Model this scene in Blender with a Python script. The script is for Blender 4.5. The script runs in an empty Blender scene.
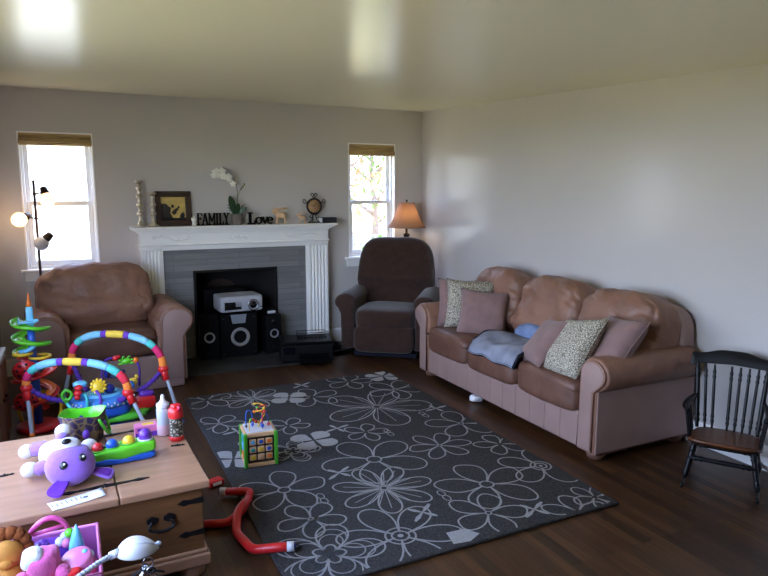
import bpy, bmesh, math, random
from mathutils import Vector, Matrix, Euler, noise
random.seed(7)
SC = bpy.context.scene
C = SC.collection
PI = math.pi

# ------------------------------------------------------------------ camera
cam_d = bpy.data.cameras.new('camera')
cam = bpy.data.objects.new('camera', cam_d); C.objects.link(cam)
cam_d.sensor_width = 36.0
cam_d.lens = 643.0 / 768.0 * 36.0
cam_d.clip_start = 0.02
cam.location = (0, 0, 1.55)
cam.rotation_euler = (math.radians(90 - 8.5), 0, math.radians(-25.8))
SC.camera = cam

# ------------------------------------------------------------------ world / light / exposure
SC.view_settings.view_transform = 'Standard'
SC.view_settings.look = 'None'
SC.view_settings.gamma = 1.0
SC.view_settings.exposure = 3.5
SC.cycles.diffuse_bounces = 6
SC.cycles.sample_clamp_indirect = 4.0
SC.cycles.caustics_reflective = False
SC.cycles.caustics_refractive = False

SKY_STRENGTH = 1.4
SUN_STRENGTH = 3.4
w = bpy.data.worlds.new('sky'); SC.world = w; w.use_nodes = True
nt = w.node_tree; nt.nodes.clear()
wo = nt.nodes.new('ShaderNodeOutputWorld'); bg = nt.nodes.new('ShaderNodeBackground')
tc = nt.nodes.new('ShaderNodeTexCoord'); sx = nt.nodes.new('ShaderNodeSeparateXYZ')
cr = nt.nodes.new('ShaderNodeValToRGB')
cr.color_ramp.elements[0].position = 0.0; cr.color_ramp.elements[0].color = (0.66, 0.79, 1.0, 1)
cr.color_ramp.elements[1].position = 0.75; cr.color_ramp.elements[1].color = (0.34, 0.50, 1.0, 1)
nt.links.new(tc.outputs['Generated'], sx.inputs[0]); nt.links.new(sx.outputs['Z'], cr.inputs[0])
nt.links.new(cr.outputs[0], bg.inputs[0]); bg.inputs[1].default_value = SKY_STRENGTH
nt.links.new(bg.outputs[0], wo.inputs[0])

sd = bpy.data.lights.new('sun', 'SUN'); so = bpy.data.objects.new('sun', sd); C.objects.link(so)
sd.energy = SUN_STRENGTH; sd.angle = math.radians(0.6); sd.color = (1.0, 0.94, 0.84)
so.rotation_euler = (math.radians(-4), math.radians(34), 0)      # travels towards -X, away from every window
so.location = (6, 2, 8)

def portal(name, loc, rot, sx_, sy_):
    d = bpy.data.lights.new(name, 'AREA'); d.shape = 'RECTANGLE'; d.size = sx_; d.size_y = sy_
    d.cycles.is_portal = True
    o = bpy.data.objects.new(name, d); C.objects.link(o); o.location = loc; o.rotation_euler = rot
# room extents
XL, XR, YB, YR = -0.60, 3.43, 6.16, -6.0
CZ, CS = 2.392, 0.044                     # ceiling height at the back wall, fall per metre towards the rear
W1 = (-0.36, 0.20, 0.90, 2.04)            # left window in the back wall  (x0,x1,z0,z1)
W2 = (2.575, 3.105, 0.88, 2.04)           # right window in the back wall
W3 = (0.9, 4.1, 0.45, 2.0)                # wide side window in the left wall (y0,y1,z0,z1)
portal('portal_back_left', ((W1[0]+W1[1])/2, YB+.14, (W1[2]+W1[3])/2), (math.radians(-90), 0, 0), W1[1]-W1[0], W1[3]-W1[2])
portal('portal_back_right', ((W2[0]+W2[1])/2, YB+.14, (W2[2]+W2[3])/2), (math.radians(-90), 0, 0), W2[1]-W2[0], W2[3]-W2[2])
portal('portal_side', (XL-.14, (W3[0]+W3[1])/2, (W3[2]+W3[3])/2), (0, math.radians(-90), 0), W3[3]-W3[2], W3[1]-W3[0])

# ------------------------------------------------------------------ materials
def lin(c):
    return tuple((x/12.92 if x <= .04045 else ((x+.055)/1.055)**2.4) for x in [v/255.0 for v in c]) + (1,)
def mat(name, col, rough=.5, metal=0, spec=.5, var=0, vscale=8, bump=0, bscale=60, trans=0, stretch=None, sheen=0, coat=0, bdist=.004):
    """Principled with optional noise tint and noise bump; col is an 0-255 sRGB triple."""
    m = bpy.data.materials.new(name); m.use_nodes = True
    t = m.node_tree; b = t.nodes['Principled BSDF']
    c = lin(col)
    b.inputs['Base Color'].default_value = c
    b.inputs['Roughness'].default_value = rough
    b.inputs['Metallic'].default_value = metal
    b.inputs['Specular IOR Level'].default_value = spec
    if trans: b.inputs['Transmission Weight'].default_value = trans
    if sheen: b.inputs['Sheen Weight'].default_value = sheen
    if coat: b.inputs['Coat Weight'].default_value = coat
    if var or bump:
        co = t.nodes.new('ShaderNodeTexCoord'); src = co.outputs['Object']
        if stretch:
            mp = t.nodes.new('ShaderNodeMapping'); mp.inputs['Scale'].default_value = stretch
            t.links.new(src, mp.inputs[0]); src = mp.outputs[0]
    if var:
        n = t.nodes.new('ShaderNodeTexNoise'); n.inputs['Scale'].default_value = vscale; n.inputs['Detail'].default_value = 4
        r = t.nodes.new('ShaderNodeValToRGB')
        r.color_ramp.elements[0].position = .3; r.color_ramp.elements[1].position = .7
        r.color_ramp.elements[0].color = tuple(max(0, x*(1-var)) for x in c[:3]) + (1,)
        r.color_ramp.elements[1].color = tuple(min(1, x*(1+var)) for x in c[:3]) + (1,)
        t.links.new(src, n.inputs['Vector']); t.links.new(n.outputs[0], r.inputs[0]); t.links.new(r.outputs[0], b.inputs['Base Color'])
    if bump:
        n2 = t.nodes.new('ShaderNodeTexNoise'); n2.inputs['Scale'].default_value = bscale; n2.inputs['Detail'].default_value = 3
        bp = t.nodes.new('ShaderNodeBump'); bp.inputs['Strength'].default_value = bump; bp.inputs['Distance'].default_value = bdist
        t.links.new(src, n2.inputs['Vector']); t.links.new(n2.outputs[0], bp.inputs['Height']); t.links.new(bp.outputs[0], b.inputs['Normal'])
    return m
def glow(name, col, strength, base=(240, 230, 210)):
    m = mat(name, base, .4); b = m.node_tree.nodes['Principled BSDF']
    b.inputs['Emission Color'].default_value = lin(col); b.inputs['Emission Strength'].default_value = strength
    return m
def glass_mat(name):
    m = bpy.data.materials.new(name); m.use_nodes = True; t = m.node_tree; t.nodes.clear()
    o = t.nodes.new('ShaderNodeOutputMaterial'); mx = t.nodes.new('ShaderNodeMixShader')
    tr = t.nodes.new('ShaderNodeBsdfTransparent'); gl = t.nodes.new('ShaderNodeBsdfGlossy')
    gl.inputs['Roughness'].default_value = .02; mx.inputs[0].default_value = .06
    t.links.new(tr.outputs[0], mx.inputs[1]); t.links.new(gl.outputs[0], mx.inputs[2]); t.links.new(mx.outputs[0], o.inputs[0])
    return m
def plank_mat(name, c1, c2, mortar, width, length, rough, along='Y', bump=.3):
    m = bpy.data.materials.new(name); m.use_nodes = True; t = m.node_tree; b = t.nodes['Principled BSDF']
    co = t.nodes.new('ShaderNodeTexCoord'); s = t.nodes.new('ShaderNodeSeparateXYZ'); cb = t.nodes.new('ShaderNodeCombineXYZ')
    t.links.new(co.outputs['Object'], s.inputs[0])
    a, d = ('Y', 'X') if along == 'Y' else ('X', 'Y')
    t.links.new(s.outputs[a], cb.inputs[0]); t.links.new(s.outputs[d], cb.inputs[1])
    br = t.nodes.new('ShaderNodeTexBrick'); br.offset = .37; br.offset_frequency = 3
    br.inputs['Color1'].default_value = lin(c1); br.inputs['Color2'].default_value = lin(c2); br.inputs['Mortar'].default_value = lin(mortar)
    br.inputs['Scale'].default_value = 1; br.inputs['Mortar Size'].default_value = .0012; br.inputs['Brick Width'].default_value = length; br.inputs['Row Height'].default_value = width
    br.inputs['Bias'].default_value = -.1
    t.links.new(cb.outputs[0], br.inputs['Vector'])
    mp = t.nodes.new('ShaderNodeMapping'); mp.inputs['Scale'].default_value = (2.0, 45, 1); t.links.new(cb.outputs[0], mp.inputs[0])
    n = t.nodes.new('ShaderNodeTexNoise'); n.inputs['Scale'].default_value = 1.5; n.inputs['Detail'].default_value = 6; n.inputs['Distortion'].default_value = .6
    t.links.new(mp.outputs[0], n.inputs['Vector'])
    mx = t.nodes.new('ShaderNodeMix'); mx.data_type = 'RGBA'; mx.blend_type = 'MULTIPLY'; mx.inputs[0].default_value = .75
    rp = t.nodes.new('ShaderNodeValToRGB'); rp.color_ramp.elements[0].position = .35; rp.color_ramp.elements[0].color = (.45, .42, .4, 1); rp.color_ramp.elements[1].position = .65; rp.color_ramp.elements[1].color = (1, 1, 1, 1)
    t.links.new(n.outputs[0], rp.inputs[0]); t.links.new(br.outputs[0], mx.inputs[6]); t.links.new(rp.outputs[0], mx.inputs[7])
    t.links.new(mx.outputs[2], b.inputs['Base Color'])
    b.inputs['Roughness'].default_value = rough; b.inputs['Specular IOR Level'].default_value = .35
    bp = t.nodes.new('ShaderNodeBump'); bp.inputs['Strength'].default_value = bump; bp.inputs['Distance'].default_value = .002; bp.invert = True
    t.links.new(br.outputs['Fac'], bp.inputs['Height']); t.links.new(bp.outputs[0], b.inputs['Normal'])
    return m
def tile_mat(name, c1, c2, mortar, wd, ht, plane, rough=.5):
    m = bpy.data.materials.new(name); m.use_nodes = True; t = m.node_tree; b = t.nodes['Principled BSDF']
    co = t.nodes.new('ShaderNodeTexCoord'); s = t.nodes.new('ShaderNodeSeparateXYZ'); cb = t.nodes.new('ShaderNodeCombineXYZ')
    t.links.new(co.outputs['Object'], s.inputs[0]); t.links.new(s.outputs['X'], cb.inputs[0]); t.links.new(s.outputs[plane], cb.inputs[1])
    br = t.nodes.new('ShaderNodeTexBrick')
    br.inputs['Color1'].default_value = lin(c1); br.inputs['Color2'].default_value = lin(c2); br.inputs['Mortar'].default_value = lin(mortar)
    br.inputs['Scale'].default_value = 1; br.inputs['Mortar Size'].default_value = .002; br.inputs['Brick Width'].default_value = wd; br.inputs['Row Height'].default_value = ht
    t.links.new(cb.outputs[0], br.inputs['Vector'])
    mp = t.nodes.new('ShaderNodeMapping'); mp.inputs['Scale'].default_value = (3, 70, 1); t.links.new(cb.outputs[0], mp.inputs[0])
    n = t.nodes.new('ShaderNodeTexNoise'); n.inputs['Scale'].default_value = 1; n.inputs['Detail'].default_value = 3; t.links.new(mp.outputs[0], n.inputs['Vector'])
    mx = t.nodes.new('ShaderNodeMix'); mx.data_type = 'RGBA'; mx.blend_type = 'MULTIPLY'; mx.inputs[0].default_value = .5
    t.links.new(br.outputs[0], mx.inputs[6]); t.links.new(n.outputs[0], mx.inputs[7]); t.links.new(mx.outputs[2], b.inputs['Base Color'])
    b.inputs['Roughness'].default_value = rough
    return m
def speckle_mat(name, base, spot, scale, cut=.5, rough=.9):
    m = bpy.data.materials.new(name); m.use_nodes = True; t = m.node_tree; b = t.nodes['Principled BSDF']
    co = t.nodes.new('ShaderNodeTexCoord'); n = t.nodes.new('ShaderNodeTexVoronoi'); n.feature = 'DISTANCE_TO_EDGE'; n.inputs['Scale'].default_value = scale
    r = t.nodes.new('ShaderNodeValToRGB'); r.color_ramp.elements[0].position = cut*.6; r.color_ramp.elements[1].position = cut
    r.color_ramp.elements[0].color = lin(spot); r.color_ramp.elements[1].color = lin(base)
    t.links.new(co.outputs['Object'], n.inputs['Vector']); t.links.new(n.outputs['Distance'], r.inputs[0]); t.links.new(r.outputs[0], b.inputs['Base Color'])
    b.inputs['Roughness'].default_value = rough
    return m

M = {}
M['wall'] = mat('wall_paint', (196, 192, 191), .22, var=.015, vscale=1.5, bump=.04, bscale=120)
M['ceil'] = mat('ceiling_paint', (234, 228, 200), .22, var=.01, vscale=1, bump=.05, bscale=3, bdist=.01)
M['trim'] = mat('white_trim_paint', (244, 243, 242), .4, var=.01, vscale=3)
M['vinyl'] = mat('white_vinyl', (232, 232, 232), .35, var=.01)
M['floor'] = plank_mat('dark_oak_strip_floor', (92, 60, 34), (50, 31, 17), (12, 8, 5), .058, .95, .36)
M['glass'] = glass_mat('window_glass')
M['bamboo'] = mat('woven_bamboo', (186, 160, 112), .8, var=.35, vscale=30, stretch=(.3, 1, 8), bump=.4, bscale=80)
M['tile'] = tile_mat('grey_strip_tile', (146, 146, 148), (128, 128, 131), (112, 112, 114), .6, .055, 'Z', .45)
M['slate'] = tile_mat('dark_slate_tile', (70, 68, 66), (50, 50, 50), (100, 98, 92), .32, .32, 'Y', .5)
M['soot'] = mat('sooty_firebrick', (24, 20, 19), .9, var=.3, vscale=6)
M['iron'] = mat('black_iron', (20, 18, 18), .5, metal=.3, var=.2, vscale=30)
M['rust'] = mat('rusty_iron', (58, 40, 32), .85, var=.3, vscale=12)
M['leather'] = mat('tan_leather', (136, 98, 80), .46, spec=.4, var=.2, vscale=5, bump=.75, bscale=7, bdist=.03)
M['leather_d'] = mat('dark_tan_leather', (104, 71, 57), .5, spec=.4, var=.2, vscale=7, bump=.6, bscale=8, bdist=.025)  # darker tan than the back cushions, for seats, welts and feet
M['leather_p'] = mat('pale_tan_leather', (152, 124, 116), .5, spec=.35, var=.08, vscale=6, bump=.2, bscale=45)  # paler copy of the tan leather: light on the panels put into the colour
M['brown'] = mat('dark_brown_plush', (60, 42, 36), .95, spec=.15, var=.18, vscale=14, bump=.5, bscale=140, sheen=.3)
M['blackwood'] = mat('black_painted_wood', (10, 10, 13), .4, spec=.3, var=.2, vscale=10)
M['seatwood'] = mat('worn_brown_seat_wood', (92, 54, 32), .35, var=.3, vscale=6, stretch=(1, 12, 1))
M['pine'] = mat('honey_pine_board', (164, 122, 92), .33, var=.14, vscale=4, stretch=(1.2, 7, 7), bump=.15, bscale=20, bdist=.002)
M['pine_d'] = mat('honey_pine_body', (108, 70, 38), .5, var=.22, vscale=4, stretch=(1.2, 14, 14), bump=.15, bscale=20, bdist=.002)  # darker than the lid boards: shade on the chest front put into the colour
M['fur_w'] = mat('white_plush', (204, 200, 198), 1, spec=.1, var=.04, vscale=60, bump=.6, bscale=220, sheen=.3)
M['fur_p'] = mat('lilac_plush', (140, 98, 186), 1, spec=.1, var=.06, vscale=60, bump=.6, bscale=220, sheen=.3)
M['fur_dp'] = mat('violet_plush', (104, 54, 150), 1, spec=.1, var=.08, vscale=60, bump=.6, bscale=220)
M['fur_pk'] = mat('pink_plush', (210, 96, 152), 1, spec=.1, var=.12, vscale=18, bump=.8, bscale=120, sheen=.3)
M['fur_o'] = mat('brown_gold_plush', (120, 66, 34), 1, spec=.1, var=.2, vscale=18, bump=.8, bscale=120)
M['gold_cloth'] = mat('gold_yellow_plush', (176, 116, 36), .8, var=.12, vscale=18, bump=.4)
def plastic(name, col, rough=.32): return mat(name, col, rough, var=.03, vscale=6)
for k, c in dict(red=(212, 38, 40), crimson=(196, 30, 70), green=(78, 172, 48), lime=(98, 198, 44), blue=(36, 92, 196), navy=(30, 40, 120), sky=(110, 190, 226),
                 yellow=(242, 200, 50), orange=(240, 120, 36), purple=(98, 48, 160), teal=(60, 176, 170), pink=(214, 84, 148), ltpink=(214, 118, 164),
                 white=(214, 214, 216), grey=(150, 156, 166), black=(20, 20, 22), magenta=(206, 44, 110), palegrey=(190, 194, 204)).items():
    M[k] = plastic(k + '_plastic', c)
for k, c in dict(c_sky=(126, 184, 208), c_yellow=(222, 184, 70), c_purple=(106, 60, 160), c_teal=(84, 184, 172), c_red=(214, 52, 70), c_orange=(238, 132, 56), c_magenta=(206, 46, 96), c_blue=(70, 130, 196), c_violet=(84, 50, 140)).items():
    M[k] = mat(k[2:] + '_fabric', c, .85, spec=.2, var=.08, vscale=30, bump=.4, bscale=150)
M['mauve'] = mat('mauve_suede', (136, 108, 104), .95, spec=.15, var=.1, vscale=14, bump=.3, bscale=120, sheen=.2)
M['floral'] = speckle_mat('grey_green_floral_weave', (200, 190, 174), (112, 106, 90), 75, .16)
M['blanket'] = mat('grey_blue_fleece', (140, 142, 156), .95, spec=.1, var=.28, vscale=9, bump=.5, bscale=160)
M['bl_blue'] = mat('blue_fleece', (120, 136, 172), .95, spec=.1, var=.2, vscale=16, bump=.5, bscale=160)
M['bl_cream'] = mat('cream_fleece', (206, 196, 186), .95, spec=.1, var=.05, vscale=16, bump=.5)
M['bl_trim'] = mat('navy_binding', (22, 24, 36), .8, spec=.2, var=.1)
M['rug'] = mat('charcoal_rug_pile', (70, 68, 67), 1, spec=.05, var=.42, vscale=110, bump=1, bscale=260, bdist=.006)
M['rugline'] = mat('silver_rug_pile', (170, 168, 166), 1, spec=.05, var=.12, vscale=90, bump=1, bscale=260, bdist=.006)
M['silver'] = mat('champagne_silver', (194, 186, 168), .28, metal=.9, var=.1, vscale=20)
M['chrome'] = mat('steel', (190, 192, 200), .25, metal=1, var=.05, vscale=20)
M['darkwood'] = mat('dark_carved_wood', (54, 32, 24), .35, var=.25, vscale=20, bump=.4, bscale=90)
M['goldpic'] = mat('gold_print', (196, 168, 96), .6, var=.25, vscale=14)
M['sil'] = mat('dark_print', (28, 20, 18), .7, var=.1)
M['blackmdf'] = mat('black_painted_board', (14, 13, 13), .8, spec=.15, var=.1)
M['petal'] = mat('white_petal', (238, 236, 228), .6, var=.03, vscale=20)
M['leaf'] = mat('dark_green_leaf', (44, 72, 40), .4, var=.2, vscale=20)
M['stem'] = mat('green_stem', (92, 104, 62), .6, var=.1)
M['pot'] = mat('grey_stone_pot', (110, 104, 96), .7, var=.15, vscale=20)
M['wicker'] = mat('pale_wicker', (220, 184, 146), .8, var=.25, vscale=50, bump=.8, bscale=90)
M['clockface'] = mat('tan_clock_face', (178, 140, 100), .6, var=.12, vscale=10)
M['bookcloth'] = mat('navy_book_cloth', (26, 28, 38), .6, var=.1)
M['paper'] = mat('white_paper', (236, 236, 240), .7, var=.02)
M['ink'] = mat('grey_ink', (90, 90, 96), .8, var=.1)
M['bronze'] = mat('dark_bronze', (56, 44, 36), .35, metal=.7, var=.15, vscale=10)
M['shade'] = mat('tan_pleated_silk', (150, 112, 88), .8, var=.1, vscale=10)
M['bulb'] = glow('warm_bulb_glass', (255, 196, 120), .8)
M['bulb_hot'] = glow('bright_bulb', (255, 188, 112), .42)
M['blackgloss'] = mat('gloss_black_plastic', (8, 8, 9), .3, spec=.25, var=.1)
M['blackmatte'] = mat('matte_black_plastic', (9, 9, 10), .6, spec=.2, var=.15, vscale=20)
M['cone'] = mat('silver_cone', (176, 176, 176), .4, metal=.4, var=.05)
M['projwhite'] = mat('silver_white_plastic', (176, 178, 186), .4, var=.02)
M['lens'] = mat('dark_lens', (12, 12, 20), .08, var=.1)
M['milk'] = mat('frosted_bottle', (206, 216, 232), .25, var=.03, trans=.35)
M['milkpink'] = mat('pink_milk', (196, 160, 166), .5, var=.03)
M['print'] = speckle_mat('busy_cup_print', (176, 168, 150), (60, 54, 46), 60, .22, .35)
M['darkprint'] = speckle_mat('busy_green_violet_print', (40, 26, 62), (110, 92, 60), 30, .12, .5)
M['binpink'] = mat('pink_bin_fabric', (196, 118, 176), .8, spec=.2, var=.06, vscale=20, bump=.2, bscale=200)
M['grass'] = mat('lawn', (148, 140, 98), 1, spec=.05, var=.3, vscale=3)
M['treeleaf'] = mat('spring_leaf', (92, 118, 48), .8, var=.3, vscale=3)
M['treeleaf2'] = mat('pinkish_leaf', (150, 120, 84), .8, var=.3, vscale=3)
M['bark'] = mat('bark', (120, 104, 92), .9, var=.3, vscale=12)
M['fence'] = mat('weathered_fence', (124, 122, 118), .9, var=.2, vscale=6, stretch=(8, 8, 1))
M['siding'] = mat('cream_siding', (228, 220, 204), .8, var=.03)
M['roof'] = mat('grey_shingle', (130, 120, 114), .9, var=.2, vscale=20)

# ------------------------------------------------------------------ mesh helpers
def T(x, y, z): return Matrix.Translation((x, y, z))
def R(rx=0, ry=0, rz=0): return Euler((rx, ry, rz)).to_matrix().to_4x4()
def rd(a): return math.radians(a)
def smooth_path(pts, n=6, closed=False):
    P = [Vector(p) for p in pts]; out = []
    m = len(P); rng = range(m if closed else m - 1)
    for i in rng:
        p0 = P[(i-1) % m] if closed or i > 0 else P[0]*2 - P[1]
        p1 = P[i]; p2 = P[(i+1) % m]
        p3 = P[(i+2) % m] if closed or i + 2 < m else P[-1]*2 - P[-2]
        for k in range(n):
            t = k / n
            out.append(.5*((2*p1) + (p2-p0)*t + (2*p0-5*p1+4*p2-p3)*t*t + (3*p1-p0-3*p2+p3)*t**3))
    if not closed: out.append(P[-1])
    return out
class MB:
    def __init__(s): s.v = []; s.f = []; s.m = []; s.s = []
    def add(s, vs, fs, mi=0, Mx=None, smooth=True):
        o = len(s.v)
        s.v += [tuple((Mx @ Vector(v)) if Mx is not None else v) for v in vs]
        for f in fs: s.f.append([i+o for i in f]); s.m.append(mi); s.s.append(smooth)
        return s
    def bm(s, b, mi=0, Mx=None, smooth=True):
        b.verts.index_update()
        s.add([v.co[:] for v in b.verts], [[v.index for v in f.verts] for f in b.faces], mi, Mx, smooth); b.free(); return s
    def box(s, c, d, mi=0, bev=0, seg=2, Mx=None, rot=None):
        b = bmesh.new(); bmesh.ops.create_cube(b, size=1)
        for v in b.verts: v.co = Vector((v.co.x*d[0], v.co.y*d[1], v.co.z*d[2]))
        if bev: bmesh.ops.bevel(b, geom=b.edges[:], offset=min(bev, min(d)*.49), segments=seg, profile=.5, affect='EDGES')
        X = T(*c) @ (R(*rot) if rot else Matrix())
        if Mx is not None: X = Mx @ X
        return s.bm(b, mi, X, bool(bev))
    def prism(s, poly, y0, y1, mi=0, bev=0, seg=2, Mx=None, smooth=None):
        """polygon in x,z extruded along y"""
        b = bmesh.new(); n = len(poly)
        va = [b.verts.new((p[0], y0, p[1])) for p in poly]; vb = [b.verts.new((p[0], y1, p[1])) for p in poly]
        fa = b.faces.new(va); fb = b.faces.new(vb[::-1])
        for i in range(n): b.faces.new((va[i], vb[i], vb[(i+1) % n], va[(i+1) % n]))
        bmesh.ops.recalc_face_normals(b, faces=b.faces)
        if bev: bmesh.ops.bevel(b, geom=list({e for f in (fa, fb) for e in f.edges}), offset=bev, segments=seg, profile=.5, affect='EDGES')
        return s.bm(b, mi, Mx, bool(bev) if smooth is None else smooth)
    def puff(s, c, d, k=5, n=10, mi=0, Mx=None, rot=None, nz=0, ns=4, seed=0, fn=None):
        """rounded cushion box of full size d; larger k = squarer"""
        b = bmesh.new(); bmesh.ops.create_cube(b, size=2)
        bmesh.ops.subdivide_edges(b, edges=b.edges[:], cuts=n-1, use_grid_fill=True)
        for v in b.verts:
            p = v.co.copy()
            # spread the grid toward the edges for a round rim
            p = Vector([math.sin(x*PI/2*.96)/math.sin(PI/2*.96) for x in p])
            q = (abs(p.x)**k + abs(p.y)**k + abs(p.z)**k) ** (1.0/k)
            p = p / q
            p = Vector((p.x*d[0]/2, p.y*d[1]/2, p.z*d[2]/2))
            if fn: p = Vector(fn(p))
            if nz:
                h = noise.noise(p*ns + Vector((seed*3.7, seed*1.3, 0))) + .5*noise.noise(p*ns*2.3 + Vector((seed, 5, 2)))
                p += p.normalized() * h * nz
            v.co = p
        X = T(*c) @ (R(*rot) if rot else Matrix())
        if Mx is not None: X = Mx @ X
        return s.bm(b, mi, X, True)
    def ell(s, c, r, mi=0, n=14, Mx=None, rot=None):
        if not isinstance(r, (tuple, list)): r = (r, r, r)
        b = bmesh.new(); bmesh.ops.create_uvsphere(b, u_segments=n, v_segments=max(6, n*2//3), radius=1)
        X = T(*c) @ (R(*rot) if rot else Matrix()) @ Matrix.Diagonal((*r, 1))
        if Mx is not None: X = Mx @ X
        return s.bm(b, mi, X, True)
    def lathe(s, prof, n=20, mi=0, Mx=None, c=(0, 0, 0), capb=True, capt=True, smooth=True):
        vs = []; fs = []; m = len(prof)
        for (r, z) in prof:
            for i in range(n): a = 2*PI*i/n; vs.append((c[0]+r*math.cos(a), c[1]+r*math.sin(a), c[2]+z))
        for j in range(m-1):
            for i in range(n): fs.append((j*n+i, j*n+(i+1) % n, (j+1)*n+(i+1) % n, (j+1)*n+i))
        if capb: fs.append(tuple(range(n))[::-1])
        if capt: fs.append(tuple((m-1)*n+i for i in range(n)))
        return s.add(vs, fs, mi, Mx, smooth)
    def tube(s, path, r, n=8, mi=0, closed=False, Mx=None, caps=True):
        P = [Vector(p) for p in path]; m = len(P); vs = []; fs = []
        rr = r if isinstance(r, (list, tuple)) else [r]*m
        up = None
        for i in range(m):
            if closed: t = P[(i+1) % m] - P[(i-1) % m]
            else: t = P[min(i+1, m-1)] - P[max(i-1, 0)]
            if t.length < 1e-9: t = Vector((0, 0, 1))
            t.normalize()
            if up is None:
                up = Vector((0, 0, 1)) if abs(t.z) < .9 else Vector((1, 0, 0))
            a = up - t*up.dot(t)
            if a.length < 1e-6: a = t.orthogonal()
            a.normalize(); up = a; bb = t.cross(a)
            for k in range(n):
                an = 2*PI*k/n; vs.append(tuple(P[i] + (a*math.cos(an) + bb*math.sin(an))*rr[i]))
        for i in range(m if closed else m-1):
            j = (i+1) % m
            for k in range(n): fs.append((i*n+k, i*n+(k+1) % n, j*n+(k+1) % n, j*n+k))
        if not closed and caps:
            fs.append(tuple(range(n))[::-1]); fs.append(tuple((m-1)*n+k for k in range(n)))
        return s.add(vs, fs, mi, Mx, True)
    def ribbon(s, path, wd, z, mi=0, closed=False, keep=None):
        """flat strip lying in the plane z along a 2-D path"""
        P = [Vector((p[0], p[1])) for p in path]; Q = [P[0]]
        for p in P[1:]:
            if (p-Q[-1]).length > wd*1.3: Q.append(p)
        P = Q if len(Q) > 2 else P; m = len(P)
        for i in range(m if closed else m-1):
            a, b = P[i], P[(i+1) % m]
            if keep and not (keep(a) and keep(b)): continue
            t = b - a
            if t.length < 1e-6: continue
            t.normalize(); n = Vector((-t.y, t.x))*wd/2; e = t*wd*.25
            a2 = a - e; b2 = b + e
            s.add([(a2.x-n.x, a2.y-n.y, z), (b2.x-n.x, b2.y-n.y, z), (b2.x+n.x, b2.y+n.y, z), (a2.x+n.x, a2.y+n.y, z)], [(0, 1, 2, 3)], mi, None, False)
        return s
    def flat(s, poly, z, mi=0):
        return s.add([(p[0], p[1], z) for p in poly], [tuple(range(len(poly)))], mi, None, False)
def obj(name, mb, mats, parent=None, wn=False, label=None, loc=None, rot=None):
    me = bpy.data.meshes.new(name)
    me.from_pydata(mb.v, [], mb.f)
    if not isinstance(mats, (list, tuple)): mats = [mats]
    for m in mats: me.materials.append(M[m] if isinstance(m, str) else m)
    for p, mi, sm in zip(me.polygons, mb.m, mb.s): p.material_index = mi; p.use_smooth = sm
    b = bmesh.new(); b.from_mesh(me); bmesh.ops.recalc_face_normals(b, faces=b.faces); b.to_mesh(me); b.free()
    me.update()
    o = bpy.data.objects.new(name, me); C.objects.link(o)
    if parent: o.parent = parent
    if loc: o.location = loc
    if rot: o.rotation_euler = rot
    if wn:
        md = o.modifiers.new('weighted', 'WEIGHTED_NORMAL'); md.weight = 80
    if label: o['label'] = label
    return o
def tag(o, label, cat, group=None, kind=None):
    o['label'] = label; o['category'] = cat
    if group: o['group'] = group
    if kind: o['kind'] = kind
    return o
def thing(name, label, cat, loc=(0, 0, 0), rz=0, group=None):
    o = bpy.data.objects.new(name, None); C.objects.link(o); o.empty_display_size = .1
    o.location = loc; o.rotation_euler = (0, 0, rd(rz))
    return tag(o, label, cat, group)
def struct(name, mb, mats, label=None, parent=None, wn=False):
    o = obj(name, mb, mats, parent, wn)
    if not parent:
        o['kind'] = 'structure'
        if label: o['label'] = label; o['category'] = name.split('_')[0]
    return o
# ------------------------------------------------------------------ room shell
def wall_cells(us, zs, holes):
    for i in range(len(us)-1):
        for j in range(len(zs)-1):
            uc = (us[i]+us[i+1])/2; zc = (zs[j]+zs[j+1])/2
            if any(h[0] < uc < h[1] and h[2] < zc < h[3] for h in holes): continue
            yield us[i], us[i+1], zs[j], zs[j+1]
def wall(name, u0, u1, holes, axis, face, thick, label):
    us = sorted({u0, u1} | {h[0] for h in holes} | {h[1] for h in holes}); zs = sorted({-.12, 2.55} | {h[2] for h in holes} | {h[3] for h in holes})
    mb = MB(); b0, b1 = sorted((face, face+thick))
    for a0, a1, z0, z1 in wall_cells(us, zs, holes):
        if axis == 'x': mb.box(((a0+a1)/2, (b0+b1)/2, (z0+z1)/2), (a1-a0, b1-b0, z1-z0))
        else: mb.box(((b0+b1)/2, (a0+a1)/2, (z0+z1)/2), (b1-b0, a1-a0, z1-z0))
    return struct(name, mb, 'wall', label)
FB = (0.99, 1.765, 0.0, 0.815)            # firebox opening
TH = .14
wall('wall_back', XL-TH, XR+TH, [W1, W2, (FB[0], FB[1], -.02, FB[3])], 'x', YB, TH, 'greige painted wall behind the fireplace with two narrow windows')
wall('wall_rear', XL-TH, XR+TH, [], 'x', YR, -TH, 'plain painted wall opposite the fireplace')
wall('wall_right', YR, YB, [], 'y', XR, TH, 'long plain painted wall behind the sofa')
wall('wall_left', YR, YB, [W3], 'y', XL, -TH, 'painted wall beside the pine chest')
struct('floor', MB().box(((XL+XR)/2, (YB+YR)/2, -.06), (XR-XL+2*TH, YB-YR+2*TH, .12)), 'floor', 'dark oak strip floor')
mb = MB(); ya, yb = YR-TH, YB+TH
za, zb = CZ-CS*(YB-ya)*.95, CZ-CS*(YB-yb)
mb.add([(XL-TH, ya, za), (XR+TH, ya, za), (XR+TH, yb, zb), (XL-TH, yb, zb), (XL-TH, ya, 2.7), (XR+TH, ya, 2.7), (XR+TH, yb, 2.7), (XL-TH, yb, 2.7)],
       [(0, 3, 2, 1), (4, 5, 6, 7), (0, 1, 5, 4), (1, 2, 6, 5), (2, 3, 7, 6), (3, 0, 4, 7)], smooth=False)
struct('ceiling', mb, 'ceil', 'glossy off-white plaster ceiling')
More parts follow.
